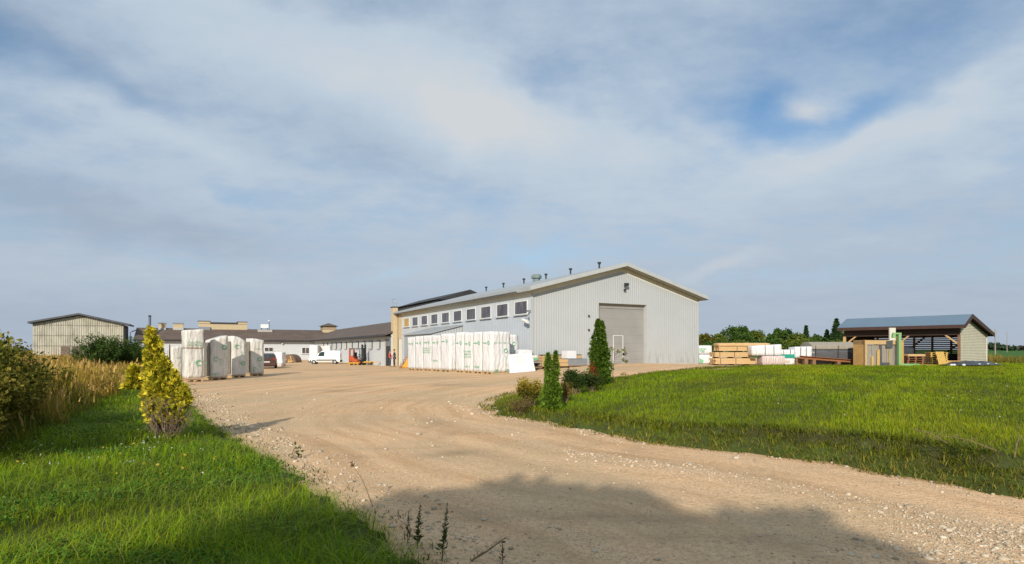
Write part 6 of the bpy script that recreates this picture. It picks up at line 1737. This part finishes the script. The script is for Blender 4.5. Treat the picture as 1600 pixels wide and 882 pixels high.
# loose stones on the road ---------------------------------------------------------
def stones(n):
    x, y = scatter(n, 4.0, 26, 1.0, -.2, -.55)
    x2 = 5.4+RNG.normal(size=9000)*1.5; y2 = 5.7+RNG.normal(size=9000)*.75; x = np.concatenate([x, x2]); y = np.concatenate([y, y2]); n = len(x); dr = poly_sd(x, y, RIGHT_LAWN); dl = poly_sd(x, y, LEFT_LAWN)
    band = np.exp(-((dr+2.3+.25*snoise(x, y, .9, 1))/.38)**2)*1.6*(x > 1) + .8*np.exp(-((dl+.45)/.4)**2) + .05 + .35*np.clip(snoise(x, y, 1.1, 8)-.4, 0, 1) + 2.6*np.exp(-((x-5.6)/1.5)**2-((y-5.7)/.7)**2) + .4*np.exp(-((dr+.35)/.25)**2)
    k = (dr < .25) & (dl < .15) & (RNG.random(n) < band); x, y = x[k], y[k]; m = len(x)
    s = np.clip(.0075*np.exp(RNG.normal(size=m)*.5), .004, .03)*np.clip(y/7, 1, 2.2)
    s *= np.where(RNG.random(m) < .05, 1.6, 1.0)
    t = (1+5**.5)/2; ico = np.array([(-1, t, 0), (1, t, 0), (-1, -t, 0), (1, -t, 0), (0, -1, t), (0, 1, t), (0, -1, -t), (0, 1, -t), (t, 0, -1), (t, 0, 1), (-t, 0, -1), (-t, 0, 1)])/1.9
    fc = np.array([(0, 11, 5), (0, 5, 1), (0, 1, 7), (0, 7, 10), (0, 10, 11), (1, 5, 9), (5, 11, 4), (11, 10, 2), (10, 7, 6), (7, 1, 8), (3, 9, 4), (3, 4, 2), (3, 2, 6), (3, 6, 8), (3, 8, 9), (4, 9, 5), (2, 4, 11), (6, 2, 10), (8, 6, 7), (9, 8, 1)])
    vs = ico[None]*(1+RNG.uniform(-.28, .28, (m, 12, 1)))*s[:, None, None]*np.stack([RNG.uniform(.7, 1.4, m), RNG.uniform(.7, 1.4, m), RNG.uniform(.5, .85, m)], -1)[:, None, :]
    ca, sa = np.cos(RNG.uniform(0, 6.28, m))[:, None], np.sin(RNG.uniform(0, 6.28, m))[:, None]
    X = vs[..., 0]*ca-vs[..., 1]*sa; Yy = vs[..., 0]*sa+vs[..., 1]*ca; zz = z_gravel(x, y)
    vs = np.stack([X+x[:, None], Yy+y[:, None], vs[..., 2]+(zz+s*.25)[:, None]], -1).reshape(-1, 3)
    loops = (fc[None]+(np.arange(m)*12)[:, None, None]).ravel()
    col = np.repeat(pal_mix((.38, .30, .20), (.66, .56, .42), RNG.random(m), .15), 12, 0)
    o = fast_mesh('loose_gravel', vs, loops, np.full(m*20, 3), attr_mat('limestone', .9, .15), col); o['kind'] = 'stuff'; tag(o, 'loose pale stones scattered and drifted on the gravel road', 'gravel')
stones(60000)

# the tree behind the camera whose shadow falls across the road ------------------------
SUN_EL = R(26); SAZ = nrm(V(-.22, -.975)); TO_SUN = SAZ*math.cos(SUN_EL)+UZ*math.sin(SUN_EL)
def shade_tree(gx_, gy_, back, rx, rz, seed, label):
    """crown whose shadow is centred on ground point (gx_,gy_), standing `back` metres towards the sun"""
    c = V(gx_, gy_)+SAZ*back; hc = back*math.tan(SUN_EL); p = V(c[0], c[1], 0.0); rg = np.random.default_rng(seed)
    root = thing('shade_tree', label, 'tree', p, 'trees behind the viewpoint')
    mb = MB(); mb.tube(p-UZ*.2, p+UZ*hc, .28, .12, 8); P = []
    for i in range(26):
        d = rg.normal(size=3); d /= np.linalg.norm(d); q = rg.random()**.4*.72; cc = p+UZ*hc+d*q*np.array((rx, rx*.8, rz)); mb.tube(p+UZ*hc*.55, cc, .06, .02, 5)
        P.append(blob_points(cc, (rx*.36, rx*.34, rz*.36), 900, .5, rg))
    mb.build('trunk', M['bark'], root); P = np.concatenate(P)
    cols = np.array((.05, .09, .02))*rg.uniform(.6, 1.4, (len(P), 1)); leaf_cards(P, np.full(len(P), .30), cols, 'crown', M['leaf'], root, .8, None, rg)
shade_tree(-.5, 3.6, 24, 3.05, 2.52, 1, 'broad leafy tree behind the viewpoint shading the near gravel')
shade_tree(1.25, 2.5, 23, 3.35, 2.36, 2, 'leafy tree behind the viewpoint shading the lower right of the gravel')

# ------------------------------------------------------------------ sky, sun, camera
w = bpy.data.worlds.new('World'); scene.world = w; w.use_nodes = True; nt = w.node_tree; bg = nt.nodes['Background']
sky = N(nt, 'ShaderNodeTexSky'); sky.sky_type = 'NISHITA'; sky.sun_disc = False; sky.sun_elevation = SUN_EL
sky.sun_rotation = math.atan2(TO_SUN[0], TO_SUN[1]); sky.air_density = 1.0; sky.dust_density = 1.0; sky.ozone_density = 1.5
tc = N(nt, 'ShaderNodeTexCoord').outputs['Generated']; sx = N(nt, 'ShaderNodeSeparateXYZ'); nt.links.new(tc, sx.inputs[0])
az = mth(nt, 'ARCTAN2', sx.outputs[0], sx.outputs[1]); el = mth(nt, 'ARCSINE', sx.outputs[2])
# cloud-layer coordinates (flat layer seen from below)
zz = mth(nt, 'ADD', mth(nt, 'MAXIMUM', sx.outputs[2], 0.0), .16)
cp = N(nt, 'ShaderNodeCombineXYZ'); nt.links.new(mth(nt, 'DIVIDE', sx.outputs[0], zz), cp.inputs[0]); nt.links.new(mth(nt, 'DIVIDE', sx.outputs[1], zz), cp.inputs[1])
n1 = tex_noise(nt, 1.15, 8, .55, vec=cp.outputs[0], mapping=(1.0, 1.15, 1)); n2 = tex_noise(nt, .55, 5, .5, vec=cp.outputs[0]); n3 = tex_noise(nt, 3.2, 8, .6, vec=cp.outputs[0], mapping=(.85, 1.1, 1))
n4 = tex_noise(nt, 7.0, 7, .62, vec=cp.outputs[0], mapping=(.9, 1.05, 1))
nw = N(nt, 'ShaderNodeTexNoise'); nw.inputs['Scale'].default_value = 5; nw.inputs['Detail'].default_value = 5; nt.links.new(tc, nw.inputs['Vector'])
sc3 = N(nt, 'ShaderNodeSeparateColor'); nt.links.new(nw.outputs['Color'], sc3.inputs[0])
azw = mth(nt, 'ADD', az, mth(nt, 'MULTIPLY', mth(nt, 'SUBTRACT', sc3.outputs[0], .5), .22)); elw = mth(nt, 'ADD', el, mth(nt, 'MULTIPLY', mth(nt, 'SUBTRACT', sc3.outputs[1], .5), .13))
def blob(px, py, rx, ry, rot, amp):
    a0 = math.atan((px-800)/F); e0 = math.atan((HOR-py)/F*math.cos(a0)); k = math.cos(a0)
    c, s = math.cos(R(rot)), math.sin(R(rot)); RX, RY = rx/F*k, ry/F*k
    du = mth(nt, 'SUBTRACT', azw, a0); dv = mth(nt, 'SUBTRACT', elw, e0)
    u_ = mth(nt, 'ADD', mth(nt, 'MULTIPLY', du, c/RX), mth(nt, 'MULTIPLY', dv, -s/RX)); v_ = mth(nt, 'ADD', mth(nt, 'MULTIPLY', du, s/RY), mth(nt, 'MULTIPLY', dv, c/RY))
    q = mth(nt, 'ADD', mth(nt, 'MULTIPLY', u_, u_), mth(nt, 'MULTIPLY', v_, v_))
    return mth(nt, 'MULTIPLY', mth(nt, 'EXPONENT', mth(nt, 'MULTIPLY', q, -1.0)), amp*.72)
def total(lst):
    o = None
    for b in lst: o = blob(*b) if o is None else mth(nt, 'ADD', o, blob(*b))
    return o
bright = total([(1245, 180, 42, 20, 0, .75), (560, 120, 330, 75, 14, .55), (760, 195, 130, 55, 8, .6), (260, 320, 110, 28, 8, .35), (240, 200, 170, 25, 12, .3), (1125, 412, 75, 14, 0, .6), (1330, 240, 200, 45, -15, .45), (1540, 130, 90, 60, -30, .3), (1560, 265, 60, 22, 0, .35), (1390, 378, 90, 20, 0, .3), (1010, 240, 160, 60, 0, .25), (500, 420, 330, 25, 0, .25), (100, 420, 230, 30, 0, .2)])
holes = total([(1200, 205, 75, 40, 0, .75), (1330, 185, 90, 26, -8, .85), (1165, 165, 70, 40, 0, .5), (1480, 40, 230, 70, 10, .5), (0, 95, 90, 30, 8, .8), (130, 110, 170, 22, 8, .4), (900, 140, 110, 50, 0, .35), (700, 10, 260, 40, 0, .25), (340, 305, 60, 16, 0, .35), (420, 470, 90, 10, 0, .4), (860, 385, 80, 15, 0, .35), (300, 405, 90, 10, 0, .3), (590, 425, 60, 8, 0, .3), (1250, 90, 250, 80, 0, .25)])
dark = total([(60, 285, 260, 45, 6, .38), (230, 345, 220, 35, 8, .35), (60, 60, 240, 60, 10, .35), (560, 235, 240, 40, 12, .3), (1520, 360, 200, 60, 0, .2), (60, 500, 400, 40, 0, .3), (1500, 480, 400, 50, 0, .12), (1440, 10, 90, 40, 0, .35), (700, 490, 400, 30, 0, .05)])
cover = mth(nt, 'SUBTRACT', mth(nt, 'ADD', mth(nt, 'ADD', .70, mth(nt, 'MULTIPLY', n1, .42)), bright), mth(nt, 'MULTIPLY', holes, 1.25))
cover = mth(nt, 'ADD', cover, mth(nt, 'ADD', mth(nt, 'MULTIPLY', mth(nt, 'SUBTRACT', n3, .5), .75), mth(nt, 'MULTIPLY', mth(nt, 'SUBTRACT', n4, .5), .45)), clamp=True)
shade = mth(nt, 'SUBTRACT', mth(nt, 'ADD', mth(nt, 'ADD', .17, mth(nt, 'MULTIPLY', n2, .50)), bright), dark)
shade = mth(nt, 'ADD', shade, mth(nt, 'MULTIPLY', mth(nt, 'SUBTRACT', n3, .5), .55))
shade = mth(nt, 'ADD', shade, mth(nt, 'MULTIPLY', mth(nt, 'SUBTRACT', n4, .5), .30), clamp=True)
K = 10.0      # background strength is 0.1
ccol = ramp(nt, shade, [(0.0, (.37*K, .455*K, .565*K)), (.32, (.44*K, .54*K, .66*K)), (.66, (.53*K, .62*K, .715*K)), (1.0, (.63*K, .665*K, .70*K))])
skyc = mixc(nt, 1.0, sky.outputs[0], (.92, 1.14, 1.25), 'MULTIPLY')
hz = ramp(nt, mth(nt, 'MULTIPLY', el, 4.0), [(0.0, .75), (.45, .35), (1.0, 0.0)])
ccol = mixc(nt, hz, ccol, (.405*K, .465*K, .555*K))
col = mixc(nt, mth(nt, 'MAXIMUM', cover, mth(nt, 'MULTIPLY', hz, 2.2, clamp=True)), skyc, ccol)
# below the horizon: neutral
nt.links.new(col, bg.inputs[0]); bg.inputs[1].default_value = .1

sun = bpy.data.lights.new('sun', 'SUN'); sun.energy = 4.6; sun.angle = R(.5); sun.color = (1.0, .92, .80)
so = bpy.data.objects.new('sun', sun); COL.objects.link(so); so.rotation_euler = Vector(TO_SUN).to_track_quat('Z', 'Y').to_euler()

cd = bpy.data.cameras.new('camera'); cd.sensor_width = 36; cd.lens = F/1600*36; cd.shift_y = (HOR-441)/1600; cd.clip_start = .1; cd.clip_end = 9000
co = bpy.data.objects.new('camera', cd); COL.objects.link(co); co.location = (0, 0, CAMZ); co.rotation_euler = (R(90), 0, 0); scene.camera = co
vs_ = scene.view_settings; vs_.view_transform = 'Standard'; vs_.look = 'None'; vs_.exposure = 0.0; vs_.gamma = 1.0; vs_.use_curve_mapping = False
scene.cycles.use_denoising = True
scene.cycles.max_bounces = 6; scene.cycles.diffuse_bounces = 3; scene.cycles.glossy_bounces = 2; scene.cycles.transparent_max_bounces = 4
